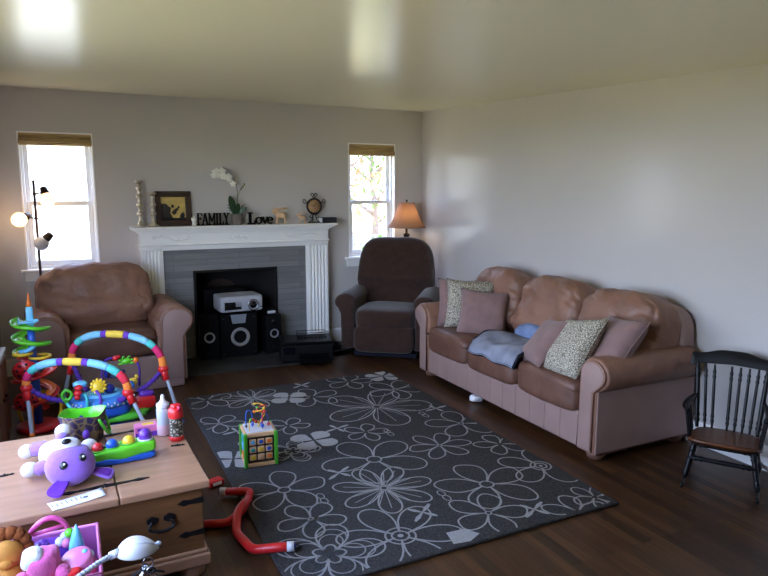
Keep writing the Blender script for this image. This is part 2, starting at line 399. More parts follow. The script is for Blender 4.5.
def baseboard(name, x0, y0, x1, y1, label, h=.13, t=.018):
    L = math.hypot(x1-x0, y1-y0); a = math.atan2(y1-y0, x1-x0)
    X = T(x0, y0, 0) @ R(0, 0, a)
    b = MB().prism([(0, 0), (L, 0), (L, h), (0, h)], -t, 0, 0, Mx=X)
    b.prism([(0, h), (L, h), (L, h+.012), (0, h+.012)], -t*.55, 0, 0, Mx=X)
    struct(name, b, 'trim', label)
baseboard('baseboard_right', XR, YB, XR, YR, 'white baseboard along the wall behind the sofa')
baseboard('baseboard_back', 2.31, YB, XR-.02, YB, 'white baseboard under the narrow window beside the mantel')
baseboard('trim_1', XL, YB, .52, YB, 'white baseboard behind the tan armchair')
baseboard('baseboard_left', XL, YR, XL, YB, 'white baseboard beside the pine chest')
baseboard('baseboard_rear', XR, YR, XL, YR, 'white baseboard opposite the fireplace')

# windows -----------------------------------------------------------------------------------------
def hung_window(name, label, x0, x1, z0, z1, y_in, depth=TH, sill=True, double=True, swap=None):
    """double hung window in a wall whose room face is y_in and whose outside is y_in+depth"""
    f = MB(); yo = y_in + depth*.55; fw = .028; fd = .05
    for (a0, a1, b0, b1) in ((x0, x0+fw, z0, z1), (x1-fw, x1, z0, z1), (x0+fw, x1-fw, z1-fw, z1), (x0+fw, x1-fw, z0, z0+fw)):
        f.box(((a0+a1)/2, yo+.012, (b0+b1)/2), (a1-a0, fd+.03, b1-b0), bev=.004)
    root = struct(name, f, 'vinyl', label, wn=True)
    zm = z0 + (z1-z0)*.485
    def sash(nm, xa, xb, za_, zb_, y, w_):
        s_ = MB()
        for (a0, a1, b0, b1) in ((xa, xa+w_, za_, zb_), (xb-w_, xb, za_, zb_), (xa+w_, xb-w_, zb_-w_, zb_), (xa+w_, xb-w_, za_, za_+w_)):
            s_.box(((a0+a1)/2, y, (b0+b1)/2), (a1-a0, .026, b1-b0), bev=.004)
        so_ = obj(nm, s_, 'vinyl', root, True)
        obj('pane', MB().box(((xa+xb)/2, y, (za_+zb_)/2), (xb-xa-2*w_, .005, zb_-za_-2*w_)), 'glass', so_)
    if double:
        sash('upper_sash', x0+fw, x1-fw, zm-.02, z1-fw, yo+.026, .034)
        sash('lower_sash', x0+fw, x1-fw, z0+fw, zm+.02, yo-.004, .038)
        l = MB().box(((x0+x1)/2, yo-.024, zm+.012), (.05, .014, .014), bev=.003)
        obj('sash_lock', l, 'vinyl', root)
    else:
        sash('sash', x0+fw, (x0+x1)/2+.02, z0+fw, z1-fw, yo, .05); sash('sash', (x0+x1)/2-.02, x1-fw, z0+fw, z1-fw, yo+.026, .05)
    # painted jamb lining
    j = MB()
    for (a0, a1, b0, b1) in ((x0-.004, x0+.008, z0, z1), (x1-.008, x1+.004, z0, z1), (x0, x1, z1-.008, z1+.004)):
        j.box(((a0+a1)/2, y_in+depth*.22, (b0+b1)/2), (a1-a0, depth*.44+.006, b1-b0))
    obj('jamb', j, 'trim', root)
    if sill:
        s_ = MB().box(((x0+x1)/2, y_in+.02, z0-.012), (x1-x0+.10, .13, .026), bev=.006)
        obj('window_sill', s_, 'trim', root, True)
        a_ = MB().box(((x0+x1)/2, y_in-.009, z0-.062), (x1-x0+.06, .018, .072), bev=.004)
        obj('apron', a_, 'trim', root, True)
    return root
hung_window('window_1', 'white double-hung window behind the tan armchair', *W1, YB)
hung_window('window_2', 'white double-hung window between the mantel and the corner', *W2, YB)
o = hung_window('window_3', 'wide side window on the wall by the pine chest', W3[0], W3[1], W3[2], W3[3], 0, sill=False, double=False)
o.rotation_euler = (0, 0, rd(90)); o.location = (XL-.02, 0, 0)      # local x runs along the wall, local y points outside

def rolled_blind(x0, x1, ztop, drop, label):
    r = thing('bamboo_blind', label, 'blind', ((x0+x1)/2, YB+.02, ztop), 0)
    w_ = x1-x0
    obj('headrail', MB().box((0, .0, -.014), (w_, .04, .028), bev=.004), 'bamboo', r, True)
    sl = MB(); n = int(drop/.008)
    for i in range(n): sl.tube([(-w_/2+.003, -.012, -.028-i*.008), (w_/2-.003, -.012, -.028-i*.008)], .0046, 6)
    obj('slats', sl, 'bamboo', r)
    rl = MB().tube([(-w_/2, -.004, -.03-drop), (w_/2, -.004, -.03-drop)], .026, 14)
    for i in range(10):
        a = 2*PI*i/10; rl.tube([(-w_/2, -.004+.026*math.cos(a), -.03-drop+.026*math.sin(a)), (w_/2, -.004+.026*math.cos(a), -.03-drop+.026*math.sin(a))], .005, 5)
    obj('rolled_bundle', rl, 'bamboo', r)
rolled_blind(W1[0]+.004, W1[1]-.004, W1[3]-.002, .045, 'rolled-up bamboo blind at the top of the window behind the armchair')
rolled_blind(W2[0]+.004, W2[1]-.004, W2[3]-.002, .06, 'rolled-up bamboo blind at the top of the window beside the corner floor lamp')

# outdoors ----------------------------------------------------------------------------------------
g = MB().add([(-40, -40, -.45), (40, -40, -.45), (40, 60, -.45), (-40, 60, -.45)], [(0, 1, 2, 3)], smooth=False)
tag(obj('lawn', g, 'grass'), 'sunlit green lawn outside the windows', 'lawn', kind='structure')
def tree(name, label, x, y, h, rad, leafm, n=900, trunk=.09, base=.25):
    t = thing(name, label, 'tree', (x, y, -.45))
    rn = random.Random(int(x*31+y*7))
    tr = MB().tube(smooth_path([(0, 0, -.02), (.05, 0, h*.3), (-.05, .03, h*.55), (0, 0, h*.85)]), [trunk*(1-.8*i/18) for i in range(19)], 8)
    for k in range(9):
        a = k*2.4; z = h*(base+.06*k); e = rad*(.5+.4*rn.random())
        tr.tube(smooth_path([(0, 0, z), (e*.5*math.cos(a), e*.5*math.sin(a), z+e*.35), (e*math.cos(a), e*math.sin(a), z+e*.8)], 4), [trunk*.4*(1-.8*i/8) for i in range(9)], 6)
    obj('trunk', tr, 'bark', t)
    lf = MB()
    for k in range(n):
        u = Vector((rn.gauss(0, 1), rn.gauss(0, 1), rn.gauss(0, 1))).normalized()*(rn.random()**.45)
        c = Vector((u.x*rad, u.y*rad, h*(base+1)/2 + u.z*h*(1-base)/2))
        s_ = .05+.05*rn.random(); X = T(*c) @ R(rn.random()*6, rn.random()*6, rn.random()*6)
        lf.add([(-s_, 0, 0), (0, -s_*.45, s_*.2), (s_, 0, 0), (0, s_*.45, s_*.2)], [(0, 1, 2), (0, 2, 3)], 0, X)
    obj('foliage', lf, leafm, t)
tree('garden_tree', 'pale spring tree seen through the window beside the corner', 4.4, 11.0, 4.2, 1.1, 'treeleaf2', 420)
tree('garden_tree', 'green tree seen beyond the pale spring tree', 7.2, 15.5, 4.5, 1.9, 'treeleaf', 1100, .14)
tree('garden_bush', 'low green bush by the garden fence', 5.1, 10.3, 1.25, .6, 'treeleaf', 600, .03, .1)
def fence(x0, x1, y):
    r = thing('garden_fence', 'weathered board fence beyond the lawn', 'fence', (x0, y, -.45))
    n = int((x1-x0)/.15)
    b = MB()
    for i in range(n): b.box((i*.15+.07, 0, .55), (.138, .02, 1.1), bev=.003)
    obj('boards', b, 'fence', r, True)
    for i in range(int((x1-x0)/2)+1): obj('post', MB().box((i*2.0+.05, .06, .6), (.09, .09, 1.24), bev=.006), 'fence', r, True)
    obj('rail', MB().box(((x1-x0)/2, .03, .9), (x1-x0, .04, .07)), 'fence', r); obj('rail', MB().box(((x1-x0)/2, .03, .25), (x1-x0, .04, .07)), 'fence', r)
fence(4.0, 12.0, 12.5)
h = thing('neighbour_house', 'pale neighbouring house seen through the window behind the armchair', 'house', (-.4, 15.0, -.45))
obj('walls', MB().box((0, 0, 1.5), (7.0, 5, 3.0)), 'siding', h)
obj('roof', MB().prism([(-3.9, 2.95), (3.9, 2.95), (0, 4.8)], -2.9, 2.9), 'roof', h)
for xx in (-1.2, 1.1):
    wn_ = obj('window', MB().box((xx, -2.51, 1.75), (.9, .06, 1.1), bev=.01), 'vinyl', h, True); obj('pane', MB().box((xx, -2.545, 1.75), (.76, .01, .96)), 'lens', wn_)

# ------------------------------------------------------------------ fireplace
fp = thing('fireplace', 'white fluted mantel fireplace with grey tile surround on the back wall', 'fireplace', (1.41, YB, 0))
def fx(x): return x - 1.41
def fy(y): return y - YB
ML, MR = .53, 2.295
prof = [(-.205, .058), (-.205, .040), (-.19, .034), (-.19, .026), (-.165, .012), (-.140, .004), (-.132, -.006), (0, -.006), (0, .058)]
sh = MB(); zsh = 1.188
Xr = T(fx(1.412), 0, zsh)
# crown shelf: profile swept round three sides (built as stacked slabs with moulded edges)
for (o_, za_, zb_) in ((.085, .038, .056), (.072, .030, .038), (.055, .018, .030), (.034, .006, .018), (.016, -.008, .006)):
    sh.box((fx(1.412), -(.13+o_)/2, zsh+(za_+zb_)/2), (MR-ML+2*o_-.02, .13+o_, zb_-za_), bev=.003)
obj('mantel_shelf', sh, 'trim', fp, True)
fr = MB().box((fx((ML+MR)/2), -.065, 1.135), (MR-ML, .13, .10), bev=.003)
fr.box((fx((ML+MR)/2), -.072, 1.078), (MR-ML+.02, .145, .018), bev=.006)
fo = obj('frieze', fr, 'trim', fp, True)
def scroll(cx, flip=1, s=1.0):
    a = MB(); pts = []
    for i in range(26):
        t = i/25; pts.append((fx(cx)+flip*(t-.5)*.30*s, -.131, 1.135+.022*math.sin(t*2*PI)*(1-.3*t)))
    a.tube(pts, .008, 6)
    for e, sg in ((0, -1), (25, 1)):
        c = Vector(pts[e]); sp = [(c.x+flip*sg*(.0+.018*math.sin(q)*(1-q/8)), -.131, c.z+.016*(1-math.cos(q))*(1-q/9)) for q in [k*.5 for k in range(12)]]
        a.tube(sp, .0068, 6)
    for k in (6, 12, 18):
        a.ell((pts[k][0], -.131, pts[k][2]+.012), (.018, .008, .009), rot=(0, .6*flip, 0), n=8)
    obj('scroll_ornament', a, 'trim', fo)
scroll(.80); scroll(2.03, -1)
sw = MB()
for sg in (-1, 1):
    sw.tube(smooth_path([(fx(1.41), -.131, 1.12), (fx(1.41)+sg*.04, -.131, 1.14), (fx(1.41)+sg*.075, -.131, 1.128), (fx(1.41)+sg*.06, -.131, 1.115)], 5), .008, 6)
sw.ell((fx(1.41), -.131, 1.14), (.016, .006, .02), n=10)
obj('scroll_ornament', sw, 'trim', fo)
for (x0, x1) in ((ML, ML+.17), (MR-.20, MR)):
    n = 5; wd = x1-x0; poly = [(x0, 0), (x0, -.115), (x0+.014, -.115)]
    # plan outline with flutes, extruded upwards
    fl = (wd-.028)/n
    plan = [(x0, 0.0), (x0, -.118), (x0+.014, -.118)]
    for i in range(n):
        a0 = x0+.014+i*fl
        for q in range(7):
            th = PI*q/6; plan.append((a0+fl*.08+fl*.84*(q/6), -.118+.014*math.sin(th)))
        plan.append((a0+fl, -.118))
    plan += [(x1, -.118), (x1, 0)]
    p = MB(); b = bmesh.new()
    va = [b.verts.new((fx(a), c_, .15)) for a, c_ in plan]; vb = [b.verts.new((fx(a), c_, 1.03)) for a, c_ in plan]
    for i in range(len(plan)-1): b.faces.new((va[i], va[i+1], vb[i+1], vb[i]))
    p.bm(b, smooth=False)
    p.box((fx((x0+x1)/2), -.063, .075), (wd+.012, .126, .15), bev=.004)
    p.box((fx((x0+x1)/2), -.062, 1.052), (wd+.006, .124, .05), bev=.004)
    obj('pilaster', p, 'trim', fp, False)
TL, TR, TZ, TY = ML+.17, MR-.20, 1.045, -.075
im = MB()
for (a0, a1, b0, b1) in ((TL-.005, TL+.022, 0, TZ), (TR-.022, TR+.005, 0, TZ), (TL-.005, TR+.005, TZ-.02, TZ+.03)):
    im.box((fx((a0+a1)/2), -.052, (b0+b1)/2), (a1-a0, .104, b1-b0), bev=.005)
obj('inner_moulding', im, 'trim', fp, True)
ts = MB()
for (a0, a1, b0, b1) in ((TL, FB[0], 0, TZ), (FB[1], TR, 0, TZ), (FB[0], FB[1], FB[3], TZ)):
    ts.box((fx((a0+a1)/2), TY/2, (b0+b1)/2), (a1-a0, -TY, b1-b0))
obj('tile_surround', ts, 'tile', fp)
bx_ = MB(); x0, x1, z1, yd = FB[0], FB[1], FB[3], .42
bx_.add([(fx(x0), TY, 0), (fx(x0+.1), yd, 0), (fx(x0+.1), yd, z1), (fx(x0), TY, z1)], [(0, 1, 2, 3)], smooth=False)
bx_.add([(fx(x1), TY, 0), (fx(x1-.1), yd, 0), (fx(x1-.1), yd, z1), (fx(x1), TY, z1)], [(0, 1, 2, 3)], smooth=False)
bx_.add([(fx(x0+.1), yd, 0), (fx(x1-.1), yd, 0), (fx(x1-.1), yd, z1), (fx(x0+.1), yd, z1)], [(0, 1, 2, 3)], smooth=False)
bx_.add([(fx(x0), TY, z1-.002), (fx(x1), TY, z1-.002), (fx(x1-.1), yd, z1-.002), (fx(x0+.1), yd, z1-.002)], [(0, 1, 2, 3)], smooth=False)
bx_.add([(fx(x0), TY, .004), (fx(x1), TY, .004), (fx(x1-.1), yd, .004), (fx(x0+.1), yd, .004)], [(0, 1, 2, 3)], smooth=False)
obj('firebox', bx_, 'soot', fp)
fbk = MB(); pl = [(-.17, 0.01), (.17, 0.01), (.17, .55)] + [(.17*math.cos(a), .55+.13*math.sin(a)) for a in [PI*k/12 for k in range(13)]][1:-1] + [(-.17, .55)]
fbk.prism(pl, yd-.03, yd-.01, bev=.004, Mx=T(fx(1.32), 0, 0))
obj('fireback', fbk, 'rust', fp, label='rusty arched iron fireback')
efr = MB()
for (a0, a1, b0, b1) in ((x0-.012, x0+.01, 0, z1), (x1-.01, x1+.012, 0, z1), (x0-.012, x1+.012, z1-.01, z1+.014)):
    efr.box((fx((a0+a1)/2), TY-.004, (b0+b1)/2), (a1-a0, .012, b1-b0), bev=.003)
obj('opening_edge', efr, 'iron', fp, True)
he = MB().add([(fx(.50), fy(5.47), .008), (fx(2.12), fy(5.47), .008), (fx(2.12), 0, .008), (fx(.50), 0, .008), (fx(.50), fy(5.47), -.004), (fx(2.12), fy(5.47), -.004), (fx(2.12), 0, -.004), (fx(.50), 0, -.004)],
              [(0, 1, 2, 3), (0, 4, 5, 1), (1, 5, 6, 2), (3, 2, 6, 7), (0, 3, 7, 4)], smooth=False)
obj('hearth', he, 'slate', fp, label='dark slate hearth set into the floor')
# ------------------------------------------------------------------ leather sofa and armchair
def arm_outline(xo, sg, aw, zt, roll):
    """arm cross-section in x,z; xo outer face, sg=+1 for the +x arm"""
    cx = xo - sg*(aw*.5 - .035); pts = [(xo-sg*aw, .05), (xo-sg*aw, zt-roll*.9)]
    c = (cx, zt-roll)
    for k in range(17):
        a = PI - (PI*1.36)*k/16
        pts.append((c[0]+sg*roll*1.12*math.cos(a), c[1]+roll*math.sin(a)))
    pts += [(xo-sg*.02, zt-roll*2.05), (xo-sg*.02, .05)]
    return pts, c
def lean(p0, ang, h0):
    return T(0, p0, h0) @ R(ang, 0, 0) @ T(0, -p0, -h0)
def leather_seat(root, W, D, nseat, arm_w, zarm, zback, seat_z, feet, seed, back_over=.0, back_d=.30, roll=.105, bshift=0, frame_in=.05):
    yf, yb = -D/2, D/2
    iw = W - 2*arm_w
    base = MB().box((0, (yf+yb)/2+.02, (.06+.27)/2), (W-.06, D-.08, .21), bev=.02, seg=3)
    base.box((0, yf+.035, .165), (iw+.02, .05, .215), bev=.018, seg=3)
    n = 4*nseat
    for i in range(1, n):                                    # stitched seams of the front rail
        base.tube([(-iw/2+iw*i/n, yf+.0095, .07), (-iw/2+iw*i/n, yf+.0095, .26)], .0035, 6)
    obj('base', base, 'leather_p', root, True)
    sw_ = iw/nseat
    for i in range(nseat):
        cx = -iw/2 + sw_*(i+.5)
        s_ = MB().puff((cx, yf+.30, seat_z-.095), (sw_+.006, .66, .21), k=7, n=12, nz=.008, ns=5, seed=seed+i, fn=lambda p: (p.x, p.y, p.z + (.016*(1-(p.x/(sw_/2))**2) if p.z > 0 else 0)))
        q = obj('seat_cushion', s_, 'leather_d', root)
        cpath = [(cx+x_*(sw_/2-.006), yf+.30+y_*.322, seat_z-.052) for x_, y_ in ((-1, .9), (-1, -.94), (-.94, -1), (.94, -1), (1, -.94), (1, .9))]
        obj('welt', MB().tube(cpath, .005, 6), 'leather_d', q)
    bw = (iw + back_over*2)/nseat
    for i in range(nseat):
        cx = bshift-(iw+2*back_over)/2 + bw*(i+.5)
        edge = (i == 0, i == nseat-1)
        hh = zback - (seat_z - .06)
        def fn(p, hh=hh, edge=edge):
            t = p.z/hh + .5
            y = p.y - .055*math.exp(-((t-.30)/.22)**2)*(1 if p.y < 0 else 0) - .03*math.exp(-((t-.82)/.2)**2)*(1 if p.y < 0 else 0)
            z = p.z
            u = p.x/(bw/2)
            z -= .035*abs(u)**3*(t if t > .5 else 0)
            if nseat > 1:                                     # rounded outer shoulders of a three-seat back
                if edge[0] and u < 0: z -= .10*max(0, t)*(abs(u)**2.6)
                if edge[1] and u > 0: z -= .035*max(0, t)*(abs(u)**3.5)
            # crease folds radiating from the seams
            if p.y < 0:
                y += .010*math.sin(p.z*40 + 3*u + 2*noise.noise(p*4))*abs(u)**2.2 
                g_ = noise.noise(Vector((p.x*6+seed+i*3, p.y*5, p.z*10))); y += .016*math.exp(-(g_/.07)**2)*(.3+.7*abs(u))
            return (p.x, y, z)
        b_ = MB().puff((0, 0, 0), (bw*.992, back_d, hh), k=3.8, n=40, nz=.020, ns=6, seed=seed+7+i, fn=fn, Mx=T(cx, yb-.03-back_d/2-.04, seat_z-.06+hh/2) @ R(rd(-11), 0, 0))
        obj('back_cushion', b_, 'leather', root)
    bf = MB().puff((bshift, yb-.075, (.06+zback-.06)/2), (W-frame_in, .15, zback-.12), k=8, n=14, fn=lambda p: (p.x*(1-.05*max(0, p.z)), p.y+.03*p.z, p.z))
    obj('back_frame', bf, 'leather_p', root)
    for sg in (-1, 1):
        pts, c = arm_outline(sg*W/2, sg, arm_w, zarm, roll)
        a = MB().prism(pts, yf+.01, yb-.06, bev=.018, seg=3)
        ao = obj('arm', a, 'leather', root)
        # front scroll panel
        pn = []
        ins = .022
        for k in range(17):
            an = PI*1.02 - (PI*1.30)*k/16
            pn.append((c[0]+sg*(roll*1.12-ins)*math.cos(an), c[1]+(roll-ins)*math.sin(an)))
        pn += [(sg*W/2-sg*.045, zarm-roll*2.1), (sg*W/2-sg*.045, .07), (sg*W/2-sg*(arm_w-.02), .07)]
        obj('arm_panel', MB().prism(pn, yf-.008, yf+.03, bev=.008, seg=2), 'leather_p', ao)
        pp = [(p[0]+(p[0]-c[0])*.03, yf+.002, p[1]+.002) for p in pn]
        obj('piping', MB().tube(pp, .0065, 6, closed=True), 'leather', ao)
        # outside panel below the roll
        obj('side_panel', MB().box((sg*(W/2-.0225), .0, (.06+zarm-roll*2)/2), (.010, D-.03, zarm-roll*2-.06), bev=.005), 'leather_p', ao, True)
    if feet:
        for sx_ in (-1, 1):
            for sy_ in (-1, 1):
                f = MB().lathe([(.03, 0), (.048, .008), (.056, .03), (.05, .048), (.036, .056), (.04, .068)], 18, c=(sx_*(W/2-.09), sy_*(D/2-.09), 0))
                obj('foot', f, 'leather_d', root)
    return root
sofa = thing('leather_sofa', 'long tan leather three-seat sofa against the side wall', 'sofa', (3.005, 3.655, 0), -90)
leather_seat(sofa, 2.10, .82, 3, .17, .625, .925, .445, True, 3, back_over=.125, roll=.098)
arm = thing('leather_armchair', 'wide tan leather armchair under the window left of the fireplace', 'armchair', (.215, 5.60, 0), 4)
leather_seat(arm, 1.09, .80, 1, .235, .655, .97, .475, False, 21, back_over=.13, back_d=.34, roll=.12, bshift=-.065, frame_in=.28)
obj('skirt', MB().box((0, -.38, .045), (1.0, .03, .085), bev=.008), 'leather_p', arm, True)

# ------------------------------------------------------------------ brown plush recliner
rc = thing('plush_recliner', 'dark brown plush recliner standing in the corner by the floor lamp', 'recliner', (2.765, 5.55, 0), -38)
obj('base', MB().box((0, .02, .035), (.60, .66, .05), bev=.01), 'bl_trim', rc, True)
obj('seat_box', MB().box((0, .04, .20), (.84, .64, .26), bev=.03, seg=3), 'brown', rc, True)
obj('footrest', MB().puff((0, -.335, .195), (.57, .15, .26), k=6, n=10, nz=.006, seed=2), 'brown', rc)
obj('seat_cushion', MB().puff((0, -.12, .375), (.58, .58, .21), k=5, n=12, nz=.01, seed=3), 'brown', rc)
for sg in (-1, 1):
    pts = []
    xo = sg*.455
    pts = [(sg*.285, .10), (sg*.285, .50)]
    for k in range(15):
        a = PI - PI*1.25*k/14; pts.append((sg*.375+sg*.105*math.cos(a), .535+.09*math.sin(a)))
    pts += [(sg*.425, .42), (sg*.415, .10)]
    def armfn(): pass
    a_ = MB().prism(pts, -.36, .26, bev=.035, seg=3)
    a_.v = [(x, y, z - .05*max(0, (-y-.1))*1.2 + (.02*noise.noise(Vector((x*5, y*5, z*5))))) for x, y, z in a_.v]
    obj('arm', a_, 'brown', rc)
def bfn(p):
    t = p.z/.78+.5
    wv = 1.03 - .17*max(0, t-.3)**1.3; sm_ = min(1, max(0, (t-.36)/.10)); sm_ = sm_*sm_*(3-2*sm_)
    y = p.y - (.075*sm_*(1-.5*max(0, t-.5)) if p.y < 0 else 0)
    return (p.x*wv, y, p.z)
obj('backrest', MB().puff((0, 0, 0), (.76, .25, .78), k=4.2, n=24, nz=.008, ns=4, seed=5, fn=bfn, Mx=T(0, .285, .70) @ R(rd(-12), 0, 0)), 'brown', rc)
obj('back_panel', MB().puff((0, .30, .42), (.64, .12, .62), k=7, n=8, Mx=None), 'brown', rc)
obj('recline_lever', MB().tube([(.43, -.02, .27), (.455, -.04, .27), (.46, -.13, .29)], .011, 8), 'blackmatte', rc)

# ------------------------------------------------------------------ throw pillows and blankets
def pillow(name, label, c, rot, size, thick, m, group=None, seed=0, order='XYZ'):
    mb = MB(); n = 18; idx = {}
    vs = []; fs = []
    for side in (1, -1):
        for i in range(n+1):
            for j in range(n+1):
                u = -1+2*i/n; v = -1+2*j/n
                if side == -1 and (i in (0, n) or j in (0, n)): idx[(side, i, j)] = idx[(1, i, j)]; continue
                pin = 1 - .10*(1-abs(v)**2)*abs(u)**3; pin2 = 1 - .10*(1-abs(u)**2)*abs(v)**3
                x = u*size/2*pin; z = v*size/2*pin2
                t = thick/2*((1-u**4)*(1-v**4))**.55
                y = side*t
                q = Vector((x*6+seed*3.1, z*6, side*3.0+seed))
                y += .010*noise.noise(q)*(1 if 0 < i < n and 0 < j < n else .4) + .008*noise.noise(q*2.2)*(1-abs(u))*(1-abs(v))
                idx[(side, i, j)] = len(vs); vs.append((x, y, z))
        for i in range(n):
            for j in range(n):
                f = (idx[(side, i, j)], idx[(side, i+1, j)], idx[(side, i+1, j+1)], idx[(side, i, j+1)])
                fs.append(f if side == -1 else f[::-1])
    mb.add(vs, fs)
    o = obj(name, mb, m)
    o.location = c
    o.rotation_mode = order; o.rotation_euler = [rd(a) for a in rot]
    tag(o, label, 'pillow', group)
    ed = [vs[idx[(1, i, 0)]] for i in range(n)] + [vs[idx[(1, n, j)]] for j in range(n)] + [vs[idx[(1, n-i, n)]] for i in range(n)] + [vs[idx[(1, 0, n-j)]] for j in range(n)]
    obj('seam', MB().tube(ed, .0035, 5, closed=True), m, o)
    return o
G_P = 'throw pillows on the sofa'
# pillow plane is local x,z and its face looks along local -y; rotation: tilt back, roll in plane, then turn about z
def pil(name, label, c, yaw, tilt, rollp, size, thick, m, seed):
    X = R(0, 0, rd(yaw)) @ R(rd(tilt), 0, 0) @ R(0, rd(rollp), 0)
    e = X.to_euler('XYZ')
    return pillow(name, label, c, [math.degrees(a) for a in e], size, thick, m, G_P, seed)
pil('throw_pillow', 'mauve pillow against the sofa arm, mostly hidden behind the patterned one', (2.88, 4.475, .635), -25, -12, 2, .40, .13, 'mauve', 1)
pil('throw_pillow', 'grey-green floral patterned pillow at the far end of the sofa', (2.875, 4.33, .645), -28, -14, 3, .41, .14, 'floral', 2)
pil('throw_pillow', 'plain mauve pillow lying in front of the floral one at the far end', (2.86, 4.13, .60), -36, -24, 5, .39, .15, 'mauve', 3)
pil('throw_pillow', 'mauve pillow tipped beside the folded blanket', (2.745, 3.24, .575), -116, -42, -12, .37, .14, 'mauve', 4)
pil('throw_pillow', 'grey-green floral patterned pillow tipped between two mauve pillows', (2.725, 2.97, .605), -108, -36, -14, .42, .14, 'floral', 5)
pil('throw_pillow', 'mauve pillow slumped against the nearer rolled sofa arm', (2.85, 2.775, .645), -106, -38, -6, .39, .14, 'mauve', 6)

def draped(name, label, pts_fn, nu, nv, mats, thick, cat='blanket', group=None, trimw=None):
    vs = []; fs = []
    for i in range(nu+1):
        for j in range(nv+1): vs.append(tuple(pts_fn(i/nu, j/nv)))
    for i in range(nu):
        for j in range(nv): a = i*(nv+1)+j; fs.append((a, a+nv+1, a+nv+2, a+1))
    o = obj(name, MB().add(vs, fs), mats)
    md = o.modifiers.new('thick', 'SOLIDIFY'); md.thickness = thick; md.offset = 1
    tag(o, label, cat, group)
    if trimw:
        ring = [vs[i*(nv+1)] for i in range(nu+1)] + [vs[nu*(nv+1)+j] for j in range(1, nv+1)] + [vs[(nu-i)*(nv+1)+nv] for i in range(1, nu+1)] + [vs[nv-j] for j in range(1, nv)]
        obj('binding', MB().tube([(p[0], p[1], p[2]+thick/2) for p in ring], trimw, 6, closed=True), 'bl_trim', o)
    return o
# folded fleece lying on the seat and hanging a little over its front edge
def bl1(u, v):
    # u along the sofa (far -> near), v from the back to the front edge
    c00 = Vector((2.93, 3.88, .486)); c10 = Vector((2.95, 3.36, .490)); c01 = Vector((2.568, 3.86, .466)); c11 = Vector((2.556, 3.32, .468))
    p = c00.lerp(c10, u).lerp(c01.lerp(c11, u), v)
    p.z += .022*math.sin(u*7+v*3)*math.sin(v*PI) + .016*noise.noise(Vector((u*4, v*4, 1))) + .02*math.sin(v*PI)
    if v > .86: p.z -= (v-.86)*.5; p.x += -.012
    return p
draped('folded_blanket', 'grey-blue folded fleece blanket with navy binding on the middle seat', bl1, 20, 16, 'blanket', .016, trimw=.0125)
bl0 = bpy.data.objects['folded_blanket']
def bl_low(u, v):
    p = bl1(u*.93+.05, min(v*.97, .985)); p.z -= .011 if v < .86 else .016; p.x -= .004*(v > .86); return p
vs_ = [tuple(bl_low(i/16, j/12)) for i in range(17) for j in range(13)]
fs_ = [(i*13+j, i*13+13+j, i*13+14+j, i*13+1+j) for i in range(16) for j in range(12)]
lo_ = obj('lining', MB().add(vs_, fs_), 'bl_cream', bl0); lo_.modifiers.new('t', 'SOLIDIFY').thickness = .006
def bl2(u, v):
    a = v*PI*1.5 - .5
    r = .045+.008*math.sin(u*9)
    return Vector((2.985 + 1.25*r*math.cos(a), 3.80-.52*u, .505 + .04*u + r*1.1*math.sin(a) + .015*math.sin(u*6)))
draped('rolled_blanket', 'blue rolled blanket tucked against the sofa back cushions', bl2, 16, 14, 'bl_blue', .014)
# ------------------------------------------------------------------ rug
RX0, RX1, RY0, RY1 = .675, 2.375, 2.21, 4.856
def inrug(p): return RX0+.012 < p[0] < RX1-.012 and RY0+.012 < p[1] < RY1-.012
rg = MB().box(((RX0+RX1)/2, (RY0+RY1)/2, .008), (RX1-RX0, RY1-RY0, .016), bev=.007, seg=3)
zl = .0168
def up(d=2e-5):
    global zl; zl += d
def rose(cx, cy, R_, n, rot, p=.55, r0=.12, wob=0, seg=20):
    pts = []
    N = n*seg
    for i in range(N):
        th = 2*PI*i/N
        s_ = abs(math.sin(n*th/2))
        r = R_*(r0+(1-r0)*s_**p)*(1+wob*math.sin(3*n*th/2+1)*s_)
        pts.append((cx+r*math.cos(th+rot), cy+r*math.sin(th+rot)))
    return pts
def circ(cx, cy, r, n=24): return [(cx+r*math.cos(2*PI*i/n), cy+r*math.sin(2*PI*i/n)) for i in range(n)]
def flower(cx, cy, R_, n, rot, style='', wob=0, wd=.009):
    up()
    rg.ribbon(rose(cx, cy, R_, n, rot, wob=wob), wd, zl, 1, True, inrug)
    up()
    if 'ring' in style: rg.ribbon(circ(cx, cy, R_*.14), wd, zl, 1, True, inrug)
    if 'target' in style:
        rg.ribbon(circ(cx, cy, R_*.24), wd, zl, 1, True, inrug); rg.ribbon(circ(cx, cy, R_*.14), wd, zl, 1, True, inrug)
        if inrug((cx, cy)): rg.flat(circ(cx, cy, R_*.05, 12), zl, 1)
    up()
    if 'nest' in style:
        for f in (.82, .64): up(); rg.ribbon(rose(cx, cy, R_*f, n, rot, p=.5, r0=.3), wd*.7, zl, 1, True, inrug)
        up(); rg.ribbon(rose(cx, cy, R_*.30, n, rot, p=.8, r0=.5), wd, zl, 1, True, inrug)
    if 'lines' in style:
        for k in range(n):
            for dq in (-.32, 0, .32):
                th = rot + (k+.5)*2*PI/n + dq*2*PI/n*.8; L = R_*(.72 if dq else .8)
                rg.ribbon([(cx+R_*.1*math.cos(th), cy+R_*.1*math.sin(th)), (cx+L*math.cos(th+dq*.2), cy+L*math.sin(th+dq*.2))], wd*.55, zl, 1, False, inrug)
    if 'dot' in style: rg.ribbon(circ(cx, cy, R_*.08, 14), wd, zl, 1, True, inrug)
flower(1.896, 4.04, .40, 5, .3, 'lines dot'); flower(1.489, 3.213, .31, 5, 1.2, 'ring'); flower(1.382, 2.858, .27, 7, .4, 'lines dot')
